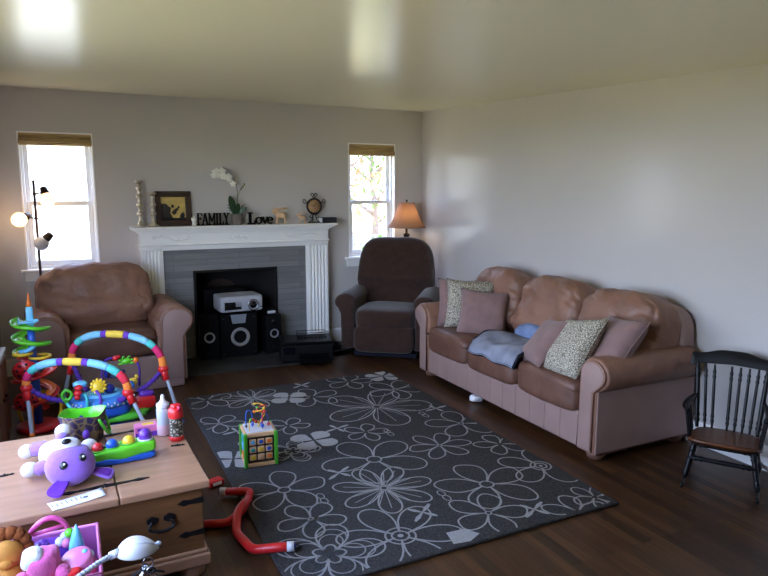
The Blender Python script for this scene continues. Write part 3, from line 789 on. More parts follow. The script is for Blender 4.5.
flower(.905, 3.065, .235, 5, .7, 'ring', .05); flower(.93, 2.72, .17, 5, .1, 'dot', .04); flower(.90, 2.40, .25, 5, .5, 'nest')
flower(.80, 4.187, .17, 5, .2, 'dot', .05); flower(1.14, 4.62, .24, 6, .1, 'lines dot'); flower(1.10, 3.533, .17, 5, .5, 'nest')
flower(1.937, 3.226, .20, 6, .4, 'dot', .05); flower(1.891, 2.66, .27, 5, .9, 'ring', .05); flower(1.72, 2.40, .20, 5, .3, 'dot', .05)
flower(1.243, 2.40, .29, 6, .2, 'target'); flower(2.30, 2.72, .24, 5, .5, 'target'); flower(2.26, 3.49, .24, 5, .8, 'dot')
flower(2.12, 2.22, .17, 5, .6, '', .05); flower(2.30, 2.30, .13, 5, 0, '', .05); flower(1.55, 4.45, .22, 5, .9, '', .04); flower(2.2, 4.35, .24, 5, .2, 'dot', .05); flower(1.62, 3.62, .15, 5, .4, '', .05)
flower(1.95, 4.70, .2, 5, .4, '', .05); flower(.82, 4.72, .2, 5, .9, '', .05); flower(2.28, 3.08, .16, 5, .9, '', .05); flower(1.2, 3.95, .15, 5, .2, '', .05)
for (cx, cy) in ((1.75, 3.52), (2.12, 3.72), (1.62, 2.62), (1.05, 2.86), (.95, 3.88), (.85, 3.72)):          # small buds
    for d in (0, .055): rg.ribbon([(cx+.018*math.cos(t), cy+d+.03*math.sin(t)) for t in [2*PI*k/12 for k in range(12)]], .006, zl, 1, True, inrug)
def filled(cx, cy, R_, n, rot, gap=.15):
    up()
    for k in range(n):
        th = rot+2*PI*k/n; hw = PI/n-gap; pts = [(.06*R_, 0)]
        for q in range(9):
            a = -hw+2*hw*q/8; r = R_*(1.02-.30*(q/4-1)**2); pts.append((r*math.cos(a), r*math.sin(a)))
        P = [(cx+x*math.cos(th)-y*math.sin(th), cy+x*math.sin(th)+y*math.cos(th)) for x, y in pts]
        P = [(min(max(x, RX0+.012), RX1-.012), min(max(y, RY0+.012), RY1-.012)) for x, y in P]
        rg.flat(P, zl+.0003, 1)
filled(1.386, 4.511, .15, 4, .4); filled(1.272, 3.635, .155, 4, .8); filled(.755, 3.568, .15, 4, .5); filled(2.27, 4.72, .15, 5, .1)
rg.flat([(1.42, 2.235), (1.50, 2.222), (1.575, 2.26), (1.53, 2.325), (1.44, 2.33)], zl+.0003, 1)
def cross(cx, cy, L, rot):
    for k in range(4):
        a = rot+k*PI/2; n_ = (math.cos(a+PI/2), math.sin(a+PI/2)); t = (math.cos(a), math.sin(a)); l = L*(1 if k % 2 == 0 else .8)
        P = [(cx+t[0]*s_*l+n_[0]*o_, cy+t[1]*s_*l+n_[1]*o_) for s_, o_ in ((.02, -.004), (.6, -.012), (1, -.006), (1, .006), (.6, .012), (.02, .004))]
        if all(inrug(p) for p in P): rg.flat(P, zl+.0004, 1)
for (cx, cy, a) in ((1.477, 3.762, .3), (1.573, 4.77, .5), (1.237, 3.128, .6), (.874, 3.995, .2), (2.26, 3.82, .2), (1.435, 2.541, .7), (1.94, 2.33, .5)): cross(cx, cy, .095, a)
tag(obj('area_rug', rg, ['rug', 'rugline'], wn=False), 'charcoal area rug with silver flower outlines on the dark wood floor', 'rug')

# ------------------------------------------------------------------ child's rocking chair
rk = thing('rocking_chair', "small black spindle-back rocking chair with a brown seat by the side wall", 'rocking chair', (3.09, 2.175, 0), -57)
rk.scale = (.88, .90, .93)
# local: front = -y, width along x
zs_ = .265
seat_poly = []
sm = MB(); nn = 24
out = []
for i in range(nn):
    a = 2*PI*i/nn; x = .205*(abs(math.cos(a))**.5)*(1 if math.cos(a) >= 0 else -1); y = .165*(abs(math.sin(a))**.5)*(1 if math.sin(a) >= 0 else -1)
    if y > 0: x *= .88
    out.append((x, y))
b = bmesh.new()
va = [b.verts.new((x, y, 0)) for x, y in out]; vb = [b.verts.new((x, y, .028)) for x, y in out]
b.faces.new(va[::-1]); tf = b.faces.new(vb)
for i in range(nn): b.faces.new((va[i], va[(i+1) % nn], vb[(i+1) % nn], vb[i]))
bmesh.ops.bevel(b, geom=[e for e in tf.edges], offset=.008, segments=2, affect='EDGES')
sm.bm(b, Mx=T(0, 0, zs_-.028) @ R(rd(-3), 0, 0))
obj('seat', sm, 'seatwood', rk, True)
def turned(p, q, r, rings=3):
    p, q = Vector(p), Vector(q); mb = MB(); N = 26; path = []; rad = []
    for i in range(N+1):
        t = i/N; path.append(p.lerp(q, t))
        k = r*(.75+.35*math.sin(PI*t))
        for c_ in [(.12, .05), (.2, .035), (.8, .035), (.88, .05)][:rings+1]:
            if abs(t-c_[0]) < c_[1]*.6: k = r*1.35
        rad.append(k)
    return mb.tube(path, rad, 10)
ztop = .655
for i in (0, 1, 3, 4, 5, 6):                                  # one of the seven spindles is gone
    x = -.125+.25*i/6
    obj('spindle', turned((x*1.0, .125, zs_-.004), (x*1.18, .215, ztop-.02), .0085), 'blackwood', rk)
for sg in (-1, 1):
    obj('back_post', turned((sg*.168, .118, zs_-.006), (sg*.196, .21, ztop-.01), .0135), 'blackwood', rk)
cr_ = []
for i in range(25):
    u = -1+i/12; cr_.append((u*.235, ztop+.045+.022*math.exp(-(u/.55)**4)-.012*abs(u)**3+(.008 if abs(u) > .85 else 0)))
cr_ += [(u*.235, ztop-.022+.012*(1-abs(u))+(-.012 if abs(u) > .8 else 0)) for u in [1-i/12 for i in range(25)]]
cm = MB().prism(cr_, -.011, .011, bev=.004)
cm.v = [(x, y+.214+.010*(1-(x/.235)**2)+(z-ztop)*.35, z) for x, y, z in cm.v]
obj('crest_rail', cm, 'blackwood', rk)
for sg in (-1, 1):
    am = MB().tube(smooth_path([(sg*.188, .165, .455), (sg*.212, .05, .447), (sg*.222, -.06, .437), (sg*.205, -.135, .430)], 5), [.012+.008*math.sin(PI*i/15)+.004*(i/15) for i in range(16)], 10)
    am.v = [(x, y, .44+(z-.44)*.72) for x, y, z in am.v]
    obj('armrest', am, 'blackwood', rk)
    for yy in (-.105, -.035, .04): obj('arm_spindle', turned((sg*.188, yy, zs_-.006), (sg*.213, yy-.004, .436), .0085), 'blackwood', rk)
    for yy, y2 in ((-.12, -.165), (.11, .15)): obj('leg', turned((sg*.155, yy, zs_-.022), (sg*.195, y2, .038), .0155), 'blackwood', rk)
    rp = [(sg*.195, y, .022+.16*max(0, abs(y)-.03)**2*1.6) for y in [-.30+.60*i/20 for i in range(21)]]
    rm = MB().tube(rp, .0135, 8); rm.v = [(sg*.195+(x-sg*.195)*.75, y, max(.0005, z)) for x, y, z in rm.v]
    obj('rocker', rm, 'blackwood', rk)
    obj('side_stretcher', turned((sg*.175, -.143, .125), (sg*.175, .132, .125), .008), 'blackwood', rk)
obj('front_stretcher', turned((-.182, -.15, .16), (.182, -.15, .16), .013), 'blackwood', rk)
obj('rear_stretcher', turned((-.18, .134, .14), (.18, .134, .14), .009), 'blackwood', rk)

# ------------------------------------------------------------------ pine chest
ch = thing('pine_chest', 'honey pine blanket chest with black iron straps and toys on top', 'chest', (-.075, 2.875, 0), 1.9)
CW, CD, CH = .975, .84, .42
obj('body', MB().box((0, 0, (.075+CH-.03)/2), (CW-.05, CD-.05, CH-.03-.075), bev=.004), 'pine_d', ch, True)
mo = MB().box((0, 0, .085), (CW-.01, CD-.01, .05), bev=.008); mo.box((0, 0, .118), (CW-.03, CD-.03, .018), bev=.006)
obj('base_moulding', mo, 'pine', ch, True)
for sx_ in (-1, 1):
    for sy_ in (-1, 1): obj('foot', MB().lathe([(.035, 0), (.05, .012), (.052, .04), (.042, .062)], 16, c=(sx_*(CW/2-.07), sy_*(CD/2-.07), 0)), 'pine', ch)
xs = .155                                                  # joint between the two lid boards
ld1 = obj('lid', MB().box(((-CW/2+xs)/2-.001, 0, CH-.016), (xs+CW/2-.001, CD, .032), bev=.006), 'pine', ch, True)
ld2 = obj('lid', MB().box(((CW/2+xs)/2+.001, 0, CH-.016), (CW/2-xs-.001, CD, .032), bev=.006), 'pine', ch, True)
def strap(parent, x, y, L, ang, w_=.022, z=CH, two=True):
    pts = [(-L/2, 0), (-L*.38, -w_*.55), (-L*.30, -w_*.2), (-L*.1, -w_*.42), (-.012, -w_*.5), (.012, -w_*.5), (L*.1, -w_*.42), (L*.30, -w_*.2), (L*.38, -w_*.55), (L/2, 0)]
    pts = pts + [(px, -py) for px, py in pts[-2:0:-1]]
    m_ = MB(); bm_ = bmesh.new(); vv = [bm_.verts.new((px, py, 0)) for px, py in pts]; f_ = bm_.faces.new(vv)
    e_ = bmesh.ops.extrude_face_region(bm_, geom=[f_])
    for v in e_['geom']:
        if isinstance(v, bmesh.types.BMVert): v.co.z += .004
    m_.bm(bm_, Mx=T(x, y, z) @ R(0, 0, rd(ang)), smooth=False)
    for q in (-.34, -.15, .15, .34): m_.ell((x+q*L*math.cos(rd(ang)), y+q*L*math.sin(rd(ang)), z+.004), (.004, .004, .002), n=8)
    m_.tube([(x+.0*L, y-w_*.5, z+.004), (x, y+w_*.5, z+.004)], .0045, 8)
    return obj('strap_hinge', m_, 'iron', parent)
strap(ld1, xs-.04, -.29, .33, 1); strap(ld1, xs+.03, .275, .26, 3)
strap(ld1, -.235, .0, .07, 6, .014); strap(ld2, .44, .0, .06, -8, .012)
def front_strap(x, z, L, h_):
    pts = [(0, -h_/2), (0, h_/2), (-L*.55, h_*.32), (-L*.75, h_*.5), (-L, 0), (-L*.75, -h_*.5), (-L*.55, -h_*.32)]
    obj('corner_strap', MB().prism(pts, -.004, 0, Mx=T(x, -CD/2+.024, z)), 'iron', ch)
    obj('corner_strap', MB().box((x+.001, -CD/2+.06, z), (.004, .075, h_*.9)), 'iron', ch)
for z in (.335, .20):
    front_strap(CW/2-.0245, z, .10, .026)
hd = MB()
for dx in (-.032, .032): hd.prism([(dx-.022, -.006), (dx, -.016), (dx+.022, -.006), (dx+.022, .008), (dx, .018), (dx-.022, .008)], -.006, .0, Mx=T(.30, -CD/2+.024, .29))
hasp = obj('handle_plate', hd, 'iron', ch)
obj('drop_handle', MB().tube(smooth_path([(.265, -CD/2+.012, .288), (.255, -CD/2+.004, .262), (.30, -CD/2-.001, .250), (.345, -CD/2+.004, .262), (.335, -CD/2+.012, .288)], 6), .006, 8), 'iron', hasp)
# ------------------------------------------------------------------ things on the mantel
MZ = zsh + .056 + .0005; MYY = 6.065
def candlestick(x, h, label):
    t = thing('candlestick', label, 'candlestick', (x, MYY-.02, MZ), 0, 'silver candlesticks on the mantel')
    k = h/.40
    pr = [(.044, 0), (.050, .006), (.045, .016), (.026, .022), (.030, .034), (.020, .046), (.014, .062), (.018, .072), (.013, .084)]
    z = .084
    while z < h-.075:
        pr += [(.011, z+.006), (.026, z+.022), (.031, z+.034), (.026, z+.046), (.011, z+.060), (.018, z+.068)]
        z += .075
    obj('turned_stem', MB().lathe(pr + [(.012, h-.045), (.016, h-.036), (.012, h-.03)], 20), 'silver', t)
    obj('drip_cup', MB().lathe([(.012, h-.032), (.034, h-.014), (.038, h-.004), (.033, h), (.018, h-.006), (.018, h-.02)], 20, capt=True), 'silver', t)
candlestick(.545, .405, 'taller turned silver candlestick at the end of the mantel shelf')
candlestick(.652, .30, 'shorter turned silver candlestick in front of the picture frame')
pf = thing('picture_frame', 'square dark carved picture frame with a gold and black print on the mantel', 'picture frame', (.838, MYY+.035, MZ), 0)
Xf = R(rd(-8), 0, 0)
f = MB()
for (cx, cz, dx, dz) in ((0, .026, .315, .052), (0, .288, .315, .052), (-.131, .157, .052, .21), (.131, .157, .052, .21)): f.box((cx, 0, cz), (dx, .026, dz), bev=.008, seg=3, Mx=Xf)
for i in range(22):
    for (px, pz) in ((-.146+i*.0139, .012), (-.146+i*.0139, .302), (-.146, .012+i*.0138), (.146, .012+i*.0138)): f.ell((px, -.013, pz), (.0055, .004, .0055), n=8, Mx=Xf)
obj('moulding', f, 'darkwood', pf, True)
pic = obj('picture', MB().box((0, .002, .157), (.215, .006, .215), Mx=Xf), 'goldpic', pf)
s_ = MB()
def silh(poly, y=-.0018): s_.prism(poly, y-.0006, y+.0006, Mx=Xf)
silh([(-.107, .05), (.0, .05), (-.015, .085), (-.03, .12), (-.02, .165), (-.045, .18), (-.06, .20), (-.107, .205)])
silh([(-.107, .05), (.107, .05), (.107, .075), (.02, .072), (-.107, .08)])
silh([(-.02, .12), (.0, .145), (.03, .165), (.05, .15), (.03, .135), (.02, .11), (.0, .10)])
silh([(.055, .06), (.09, .06), (.095, .10), (.085, .125), (.07, .118), (.05, .09)])
s_.ell((-.008, -.0018, .178), (.014, .001, .016), n=10, Mx=Xf); s_.ell((.045, -.0018, .170), (.011, .001, .012), n=10, Mx=Xf)
obj('silhouette', s_, 'sil', pic)
fg = thing('angel_figurine', 'tiny pale praying figurine beside the picture frame on the mantel', 'figurine', (1.0, MYY-.03, MZ))
obj('robe', MB().lathe([(.018, 0), (.019, .01), (.013, .045), (.010, .065), (.006, .072)], 14), 'petal', fg)
obj('head', MB().ell((0, 0, .082), .0105, n=12), 'petal', fg)
obj('wing', MB().ell((.012, .008, .055), (.010, .004, .022), n=10, rot=(0, .3, 0)).ell((-.012, .008, .055), (.010, .004, .022), n=10, rot=(0, -.3, 0)), 'petal', fg)
# FAMILY block-letter word (condensed slab serif letters on a thin base)
fam = thing('family_word_sign', 'black free-standing FAMILY word in slab letters on the mantel', 'word sign', (1.03, MYY, MZ))
def stroke(mb, a, b, wd, d=.022):
    a = Vector(a); b = Vector(b); L = (b-a).length; an = math.atan2(b.y-a.y, b.x-a.x)
    mb.box((0, 0, 0), (L, d, wd), Mx=T((a.x+b.x)/2, 0, (a.y+b.y)/2) @ R(0, -an, 0))
HL = .105; ST = .015; SR = .008
def serif(mb, x, z, w_): mb.box((x, 0, z), (w_, .022, SR))
def letter(kind, x, wd):
    m_ = MB(); z0 = .008
    def st(x0, za, x1, zb, t=ST): stroke(m_, (x+x0*wd, z0+za*HL), (x+x1*wd, z0+zb*HL), t)
    lo, hi = z0+SR/2, z0+HL-SR/2
    if kind == 'F': st(.25, 0, .25, 1); serif(m_, x+.28*wd, lo, .55*wd); serif(m_, x+.5*wd, hi, wd); st(.25, .52, .75, .52, .011); st(.95, .78, .95, 1, .007); st(.75, .42, .75, .62, .006)
    if kind == 'A': st(.12, 0, .5, 1, .009); st(.5, 1, .86, 0, .016); st(.3, .36, .7, .36, .009); serif(m_, x+.12*wd, lo, .36*wd); serif(m_, x+.85*wd, lo, .42*wd)
    if kind == 'M': st(.15, 0, .15, 1, .008); st(.15, 1, .5, .25, .014); st(.5, .25, .84, 1, .008); st(.84, 0, .84, 1, .015); serif(m_, x+.15*wd, lo, .32*wd); serif(m_, x+.84*wd, lo, .34*wd); serif(m_, x+.12*wd, hi, .28*wd); serif(m_, x+.88*wd, hi, .28*wd)
    if kind == 'I': st(.5, 0, .5, 1); serif(m_, x+.5*wd, lo, .9*wd); serif(m_, x+.5*wd, hi, .9*wd)
    if kind == 'L': st(.3, 0, .3, 1); serif(m_, x+.5*wd, lo, wd); serif(m_, x+.3*wd, hi, .6*wd); st(.95, 0, .95, .26, .007)
    if kind == 'Y': st(.12, 1, .5, .48, .015); st(.88, 1, .5, .48, .009); st(.5, 0, .5, .5); serif(m_, x+.5*wd, lo, .5*wd); serif(m_, x+.12*wd, hi, .36*wd); serif(m_, x+.88*wd, hi, .34*wd)
    obj('letter', m_, 'blackmdf', fam)
xx = .0
for k_, wd_ in (('F', .048), ('A', .056), ('M', .068), ('I', .03), ('L', .046), ('Y', .054)):
    letter(k_, xx, wd_); xx += wd_-.001
obj('base', MB().box((xx/2, 0, .004), (xx+.006, .03, .008), bev=.002), 'blackmdf', fam, True)
lv = thing('love_word_sign', 'black free-standing Love word in bold letters on the mantel', 'word sign', (1.495, MYY, MZ))
m_ = MB(); stroke(m_, (.028, 0), (.028, .115), .026); m_.box((.040, 0, .008), (.078, .024, .016)); m_.box((.028, 0, .109), (.052, .024, .012)); stroke(m_, (.073, 0), (.073, .036), .013)
obj('letter', m_, 'blackmdf', lv)
def ring_letter(cx, cz, rx, rz, t, a0=0, a1=2*PI, d=.022):
    n = 24; pts = []
    for i in range(n+1): a = a0+(a1-a0)*i/n; pts.append((cx+rx*math.cos(a), cz+rz*math.sin(a)))
    inn = [(cx+(x-cx)*(1-t/rx), cz+(z-cz)*(1-t*.6/rz)) for x, z in pts]
    m_ = MB()
    for i in range(n): m_.prism([pts[i], pts[i+1], inn[i+1], inn[i]], -d/2, d/2)
    return m_
obj('letter', ring_letter(.111, .036, .036, .036, .019), 'blackmdf', lv)
m_ = MB(); stroke(m_, (.148, .070), (.172, .004), .02); stroke(m_, (.172, .004), (.194, .070), .010); m_.box((.148, 0, .068), (.032, .022, .008)); m_.box((.194, 0, .068), (.026, .022, .008)); obj('letter', m_, 'blackmdf', lv)
m_ = ring_letter(.222, .036, .033, .036, .017, rd(0), rd(318)); m_.box((.222, 0, .038), (.056, .022, .010)); obj('letter', m_, 'blackmdf', lv)
# orchid
orc = thing('potted_orchid', 'white orchid in a small stone pot between the two word signs', 'orchid', (1.40, MYY+.005, MZ))
obj('pot', MB().lathe([(.048, 0), (.05, .004), (.054, .05), (.056, .10), (.050, .10), (.048, .09)], 20), 'pot', orc)
lf = MB()
def leafblade(mb, base, tip, wd, sag=.02, fold=.25):
    base = Vector(base); tip = Vector(tip); n = 8; ax = tip-base; side = ax.cross(Vector((0, -1, .3))).normalized()
    vs = []; fs = []
    for i in range(n+1):
        t = i/n; p = base+ax*t + Vector((0, 0, sag*math.sin(PI*t))); h_ = wd*math.sin(PI*min(1, t*.9+.08))**.7
        nrm = ax.cross(side).normalized()
        vs += [tuple(p-side*h_+nrm*h_*fold), tuple(p), tuple(p+side*h_+nrm*h_*fold)]
    for i in range(n):
        for j in (0, 1): a = i*3+j; fs.append((a, a+1, a+4, a+3))
    mb.add(vs, fs)
leafblade(lf, (-.02, 0, .09), (-.065, -.02, .27), .032); leafblade(lf, (.01, 0, .09), (.01, -.03, .20), .022); leafblade(lf, (.02, 0, .09), (.085, -.02, .155), .018)
for a in range(9):
    an = -.3+a*.45; leafblade(lf, (.02*math.cos(an), .02*math.sin(an), .10), (.10*math.cos(an), .05*math.sin(an)-.02, .13+.03*(a % 3)), .006)
obj('leaves', lf, 'leaf', orc)
sp = smooth_path([(0, 0, .09), (.01, 0, .22), (.005, -.01, .34), (-.03, -.02, .43), (-.10, -.03, .48), (-.19, -.04, .50), (-.235, -.05, .475)], 6)
obj('stem', MB().tube(sp, .0035, 6).tube(smooth_path([(.01, 0, .25), (.04, -.01, .33), (.065, -.02, .36)], 5), .0025, 6), 'stem', orc)
def bloom(c, s, yaw, tilt):
    m_ = MB()
    for k in range(5):
        a = k*2*PI/5+PI/2; r_ = .026*s if k % 2 else .022*s
        m_.ell((r_*.75*math.cos(a), 0, r_*.75*math.sin(a)), (.021*s, .004*s, .015*s), rot=(0, -a, 0), n=10)
    m_.ell((0, -.006*s, -.004*s), (.006*s, .008*s, .007*s), n=8)
    X = T(*c) @ R(tilt, 0, yaw); m_.v = [tuple(X @ Vector(v)) for v in m_.v]
    obj('flower', m_, 'petal', orc)
rnd = random.Random(4)
for i, (ix, s_) in enumerate(((17, .9), (20, 1), (23, 1.1), (25, 1.1), (27, 1.1), (29, 1.0), (31, .95), (33, .85), (35, .7))):
    p = sp[ix]; bloom((p.x+rnd.uniform(-.022, .022), p.y-.018, p.z+rnd.uniform(-.045, .012)), s_*.92, rnd.uniform(-.5, .3), rnd.uniform(-.3, .3))
for dx, dz in ((.06, .355), (.075, .375), (.045, .335)): obj('bud', MB().ell((dx, -.02, dz), (.008, .008, .011), n=8), 'stem', orc)
# wicker animals
def wicker(x, s, label):
    t = thing('wicker_deer', label, 'figurine', (x, MYY, MZ), -12, 'woven wicker animals on the mantel')
    obj('body', MB().puff((0, 0, .082*s), (.095*s, .05*s, .058*s), k=3, n=7, nz=.003, ns=40), 'wicker', t)
    obj('head', MB().ell((-.055*s, 0, .112*s), (.030*s, .02*s, .021*s), rot=(0, .4, 0)).tube([(-.03*s, 0, .09*s), (-.05*s, 0, .112*s)], .012*s, 8), 'wicker', t)
    for lx in (-.032, .034):
        for ly in (-.012, .012): obj('leg', MB().tube([(lx*s, ly*s, .075*s), (lx*s*1.25, ly*s*1.3, 0)], [.0105*s, .008*s], 7), 'wicker', t)
    an = MB()
    for k in range(8):
        a = k*PI/4
        an.tube(smooth_path([(-.045*s, 0, .125*s), (-.03*s+.03*s*math.cos(a), .015*s*math.sin(a), .142*s), (-.005*s+.065*s*math.cos(a), .03*s*math.sin(a), .145*s+.006*s*math.sin(3*a))], 4), .006*s, 5)
    obj('antlers', an, 'wicker', t)
wicker(1.825, 1.02, 'larger pale wicker animal figurine next to the Love word')
wicker(2.04, .68, 'smaller pale wicker animal figurine next to the scrolled clock')
# clock on scroll stand
ck = thing('scroll_clock', 'round tan-faced clock in a black scrolled iron stand on the mantel', 'clock', (2.172, MYY+.02, MZ))
cz_ = .165
obj('rim', MB().tube([(.072*math.cos(a), 0, cz_+.072*math.sin(a)) for a in [2*PI*k/32 for k in range(32)]], .0105, 8, closed=True), 'iron', ck)
fc = obj('clock_face', MB().lathe([(.068, -.006), (.068, .006)], 32, Mx=T(0, 0, cz_) @ R(PI/2, 0, 0)), 'clockface', ck)
hm = MB()
for k in range(12):
    a = k*PI/6; hm.box((.055*math.sin(a), -.0068, cz_+.055*math.cos(a)), (.0035, .0012, .012), rot=(0, a, 0))
hm.box((-.014, -.008, cz_+.004), (.036, .0014, .004), rot=(0, .25, 0)); hm.box((.008, -.008, cz_+.016), (.004, .0014, .042), rot=(0, .5, 0)); hm.ell((0, -.008, cz_), (.005, .002, .005), n=10)
obj('hands', hm, 'iron', fc)
scm = MB()
def curl(c, s, a0, sg, turns=1.35):
    pts = []
    for k in range(20):
        t = k/19; a = a0+sg*turns*2*PI*t*.75; r = s*(1-.72*t); pts.append((c[0]+r*math.cos(a), 0, c[1]+r*math.sin(a)))
    return pts
for sg in (-1, 1):
    obj('scroll', MB().tube([(0, 0, cz_+.075), (sg*.008, 0, cz_+.09)] + curl((sg*.022, cz_+.112), .022, rd(-90), -sg), .0042, 6), 'iron', ck)
    obj('scroll', MB().tube([(sg*.060, 0, cz_+.045), (sg*.076, 0, cz_+.04)] + curl((sg*.098, cz_+.052), .024, rd(180 if sg > 0 else 0)+sg*rd(60), sg), .0042, 6), 'iron', ck)
    obj('scroll', MB().tube(curl((sg*.035, cz_-.10), .022, rd(90), sg)[::-1] + [(sg*.02, 0, cz_-.075)], .0042, 6), 'iron', ck)
    scm.tube(smooth_path([(0, 0, cz_-.07), (sg*.015, 0, cz_-.10), (sg*.03, 0, cz_-.14), (sg*.062, 0, .004)], 5), .0048, 6)
scm.tube([(0, 0, cz_-.06), (0, .03, .08), (0, .055, .004)], .0045, 6)
scm.tube([(-.066, 0, .005), (.066, 0, .005)], .0048, 6)
obj('scroll_stand', scm, 'iron', ck)
bk = thing('navy_book', 'dark navy book lying at the end of the mantel beside the clock', 'book', (2.305, MYY-.005, MZ), 180)
obj('cover', MB().box((0, 0, .003), (.15, .105, .005)).box((0, 0, .052), (.15, .105, .005)).box((0, .0505, .0275), (.15, .005, .054)), 'bookcloth', bk)
obj('pages', MB().box((.002, 0, .0275), (.142, .098, .043)), 'paper', bk)

# ------------------------------------------------------------------ electronics on the hearth
HZ = .0085
def cone_driver(par, c, r, name='woofer'):
    X = T(*c) @ R(PI/2, 0, 0)
    q = obj(name, MB().lathe([(r, 0), (r, .006), (r*.9, .008), (r*.62, -.004), (r*.6, -.004)], 28, Mx=X, capb=False), 'cone', par)
    obj('cone', MB().lathe([(r*.61, -.003), (r*.2, -.018), (r*.18, -.008), (0.001, -.004)], 24, Mx=X, capb=False, capt=True), 'blackmatte', q)
def bookshelf_speaker(x, y, wd, h, label, z=HZ, rz=0):
    t = thing('bookshelf_speaker', label, 'speaker', (x, y, z), rz, 'black speakers in front of the fireplace')
    obj('cabinet', MB().box((0, 0, h/2), (wd, .18, h), bev=.006), 'blackmatte', t, True)
    cone_driver(t, (0, -.092, h*.52), wd*.29)
    X = T(0, -.091, h*.83) @ R(PI/2, 0, 0)
    obj('tweeter', MB().lathe([(.024, 0), (.024, .004), (.014, .001), (.012, .006), (.001, .009)], 18, Mx=X), 'blackgloss', t)
    obj('port', MB().lathe([(.02, 0), (.02, .004), (.014, .004), (.012, -.002)], 16, Mx=T(0, -.091, h*.15) @ R(PI/2, 0, 0)), 'blackgloss', t)
bookshelf_speaker(1.085, 6.01, .172, .405, 'black bookshelf speaker with one pale cone left of the subwoofer', rz=-6)
bookshelf_speaker(1.682, 6.01, .15, .375, 'black bookshelf speaker with a small silver box on top', rz=4)
sb = thing('subwoofer', 'wide black subwoofer with a silver-ringed cone under the projector', 'speaker', (1.352, 6.045, HZ))
obj('cabinet', MB().box((0, 0, .205), (.345, .23, .41), bev=.008), 'blackmatte', sb, True)
cone_driver(sb, (.01, -.117, .190), .090)
obj('badge', MB().prism([(-.075, .0), (.075, .0), (.06, -.085), (-.06, -.085)], -.118, -.113, bev=.002, Mx=T(0.0, 0, .405)), 'grey', sb)
for sx_ in (-1, 1):
    for z in (.03, .37): obj('screw', MB().ell((sx_*.145, -.115, z), (.005, .003, .005), n=8), 'chrome', sb)
rcv = thing('av_receiver', 'black box component standing in the fireplace behind the projector', 'receiver', (1.29, 6.285, HZ))
obj('cabinet', MB().box((0, 0, .31), (.40, .20, .62), bev=.006), 'blackgloss', rcv, True)
pj = thing('projector', 'silver-white video projector on top of the subwoofer', 'projector', (1.372, 6.035, HZ+.412), 3)
obj('body', MB().puff((0, 0, .098), (.405, .30, .150), k=12, n=10), 'projwhite', pj)
for sx_ in (-1, 1): obj('foot', MB().lathe([(.015, 0), (.013, .026)], 12, c=(sx_*.14, -.09, 0)), 'blackmatte', pj)
obj('foot', MB().lathe([(.015, 0), (.013, .026)], 12, c=(0, .1, 0)), 'blackmatte', pj)
v_ = MB().box((-.085, -.144, .084), (.165, .012, .082), bev=.01); gq = obj('exhaust_vent', v_, 'blackmatte', pj, True)
obj('louvres', MB().box((-.085, -.151, .068), (.155, .004, .003)).box((-.085, -.151, .084), (.155, .004, .003)).box((-.085, -.151, .10), (.155, .004, .003)), 'blackgloss', gq)
X = T(.105, -.143, .084) @ R(PI/2, 0, 0)
le = obj('lens_ring', MB().lathe([(.055, 0), (.056, .012), (.050, .016), (.040, .014), (.040, .002)], 28, Mx=X, capb=False, capt=False), 'chrome', pj)
obj('lens', MB().lathe([(.040, .004), (.028, .012), (.012, .017), (.001, .018)], 24, Mx=X), 'lens', le)
obj('top_panel', MB().box((.06, .02, .1735), (.16, .10, .003), bev=.001), 'palegrey', pj)
obj('power_button', MB().ell((.18, -.145, .06), (.008, .004, .008), n=10), 'blackmatte', pj)
sbx = thing('silver_box', 'small silver-topped black box on the speaker beside the printer', 'box', (1.672, 6.0, HZ+.376), 4)
obj('box_body', MB().box((0, 0, .02), (.09, .09, .04), bev=.005), 'blackgloss', sbx, True); obj('front_plate', MB().box((0, -.046, .022), (.08, .003, .026), bev=.001), 'palegrey', sbx)
pn = thing('printer', 'flat black multifunction printer on the floor beside the hearth', 'printer', (1.895, 5.585, .009), -14)
pn.scale = (1.12, 1.1, 1.15)
obj('body', MB().box((0, .02, .075), (.43, .30, .14), bev=.016, seg=3), 'blackmatte', pn, True)
obj('scanner_lid', MB().box((0, .02, .155), (.425, .30, .022), bev=.008), 'blackgloss', pn, True)
obj('paper_slot', MB().box((.05, -.132, .05), (.25, .012, .05), bev=.004), 'blackgloss', pn, True)
tr_ = MB().box((.05, -.20, .025), (.25, .13, .012), bev=.003); tr_.box((.05, -.262, .034), (.25, .008, .026), bev=.002); obj('output_tray', tr_, 'blackgloss', pn, True)
obj('control_panel', MB().box((-.15, -.133, .10), (.09, .01, .06), bev=.004), 'lens', pn, True)
wb = MB(); n = 9
for i in range(n): wb.tube([(-.13+.26*i/(n-1), -.09, .003), (-.13+.26*i/(n-1), .09, .003)], .002, 5)
for i in range(6): wb.tube([(-.13, -.09+.18*i/5, .003), (.13, -.09+.18*i/5, .003)], .002, 5)
for z in (.02, .045): wb.tube([(-.135, -.095, z), (.135, -.095, z), (.135, .095, z), (-.135, .095, z)], .003, 6, closed=True)
for i in range(n): wb.tube([(-.13+.26*i/(n-1), -.093, .003), (-.13+.26*i/(n-1), -.095, .045)], .002, 5)
wbk = tag(obj('wire_tray', wb, 'blackmatte', loc=(1.955, 5.615, .2005), rot=(0, 0, rd(-14))), 'black wire tray lying on top of the printer', 'wire tray')
cbm = MB(); rnd = random.Random(9)
for k in range(6):
    pts = [(2.275+rnd.uniform(-.10, .10), 5.88+rnd.uniform(-.16, .18), .012+rnd.random()*.05*(i % 2)) for i in range(9)]
    cbm.tube(smooth_path(pts, 7, True), .0055, 6, closed=True)
tag(obj('cable_tangle', cbm, 'blackmatte'), 'tangle of black cables on the floor between printer and recliner', 'cables', kind='stuff')
ps = thing('power_strip', 'black power strip under the cable tangle by the recliner', 'power strip', (2.30, 5.66, 0), 8)
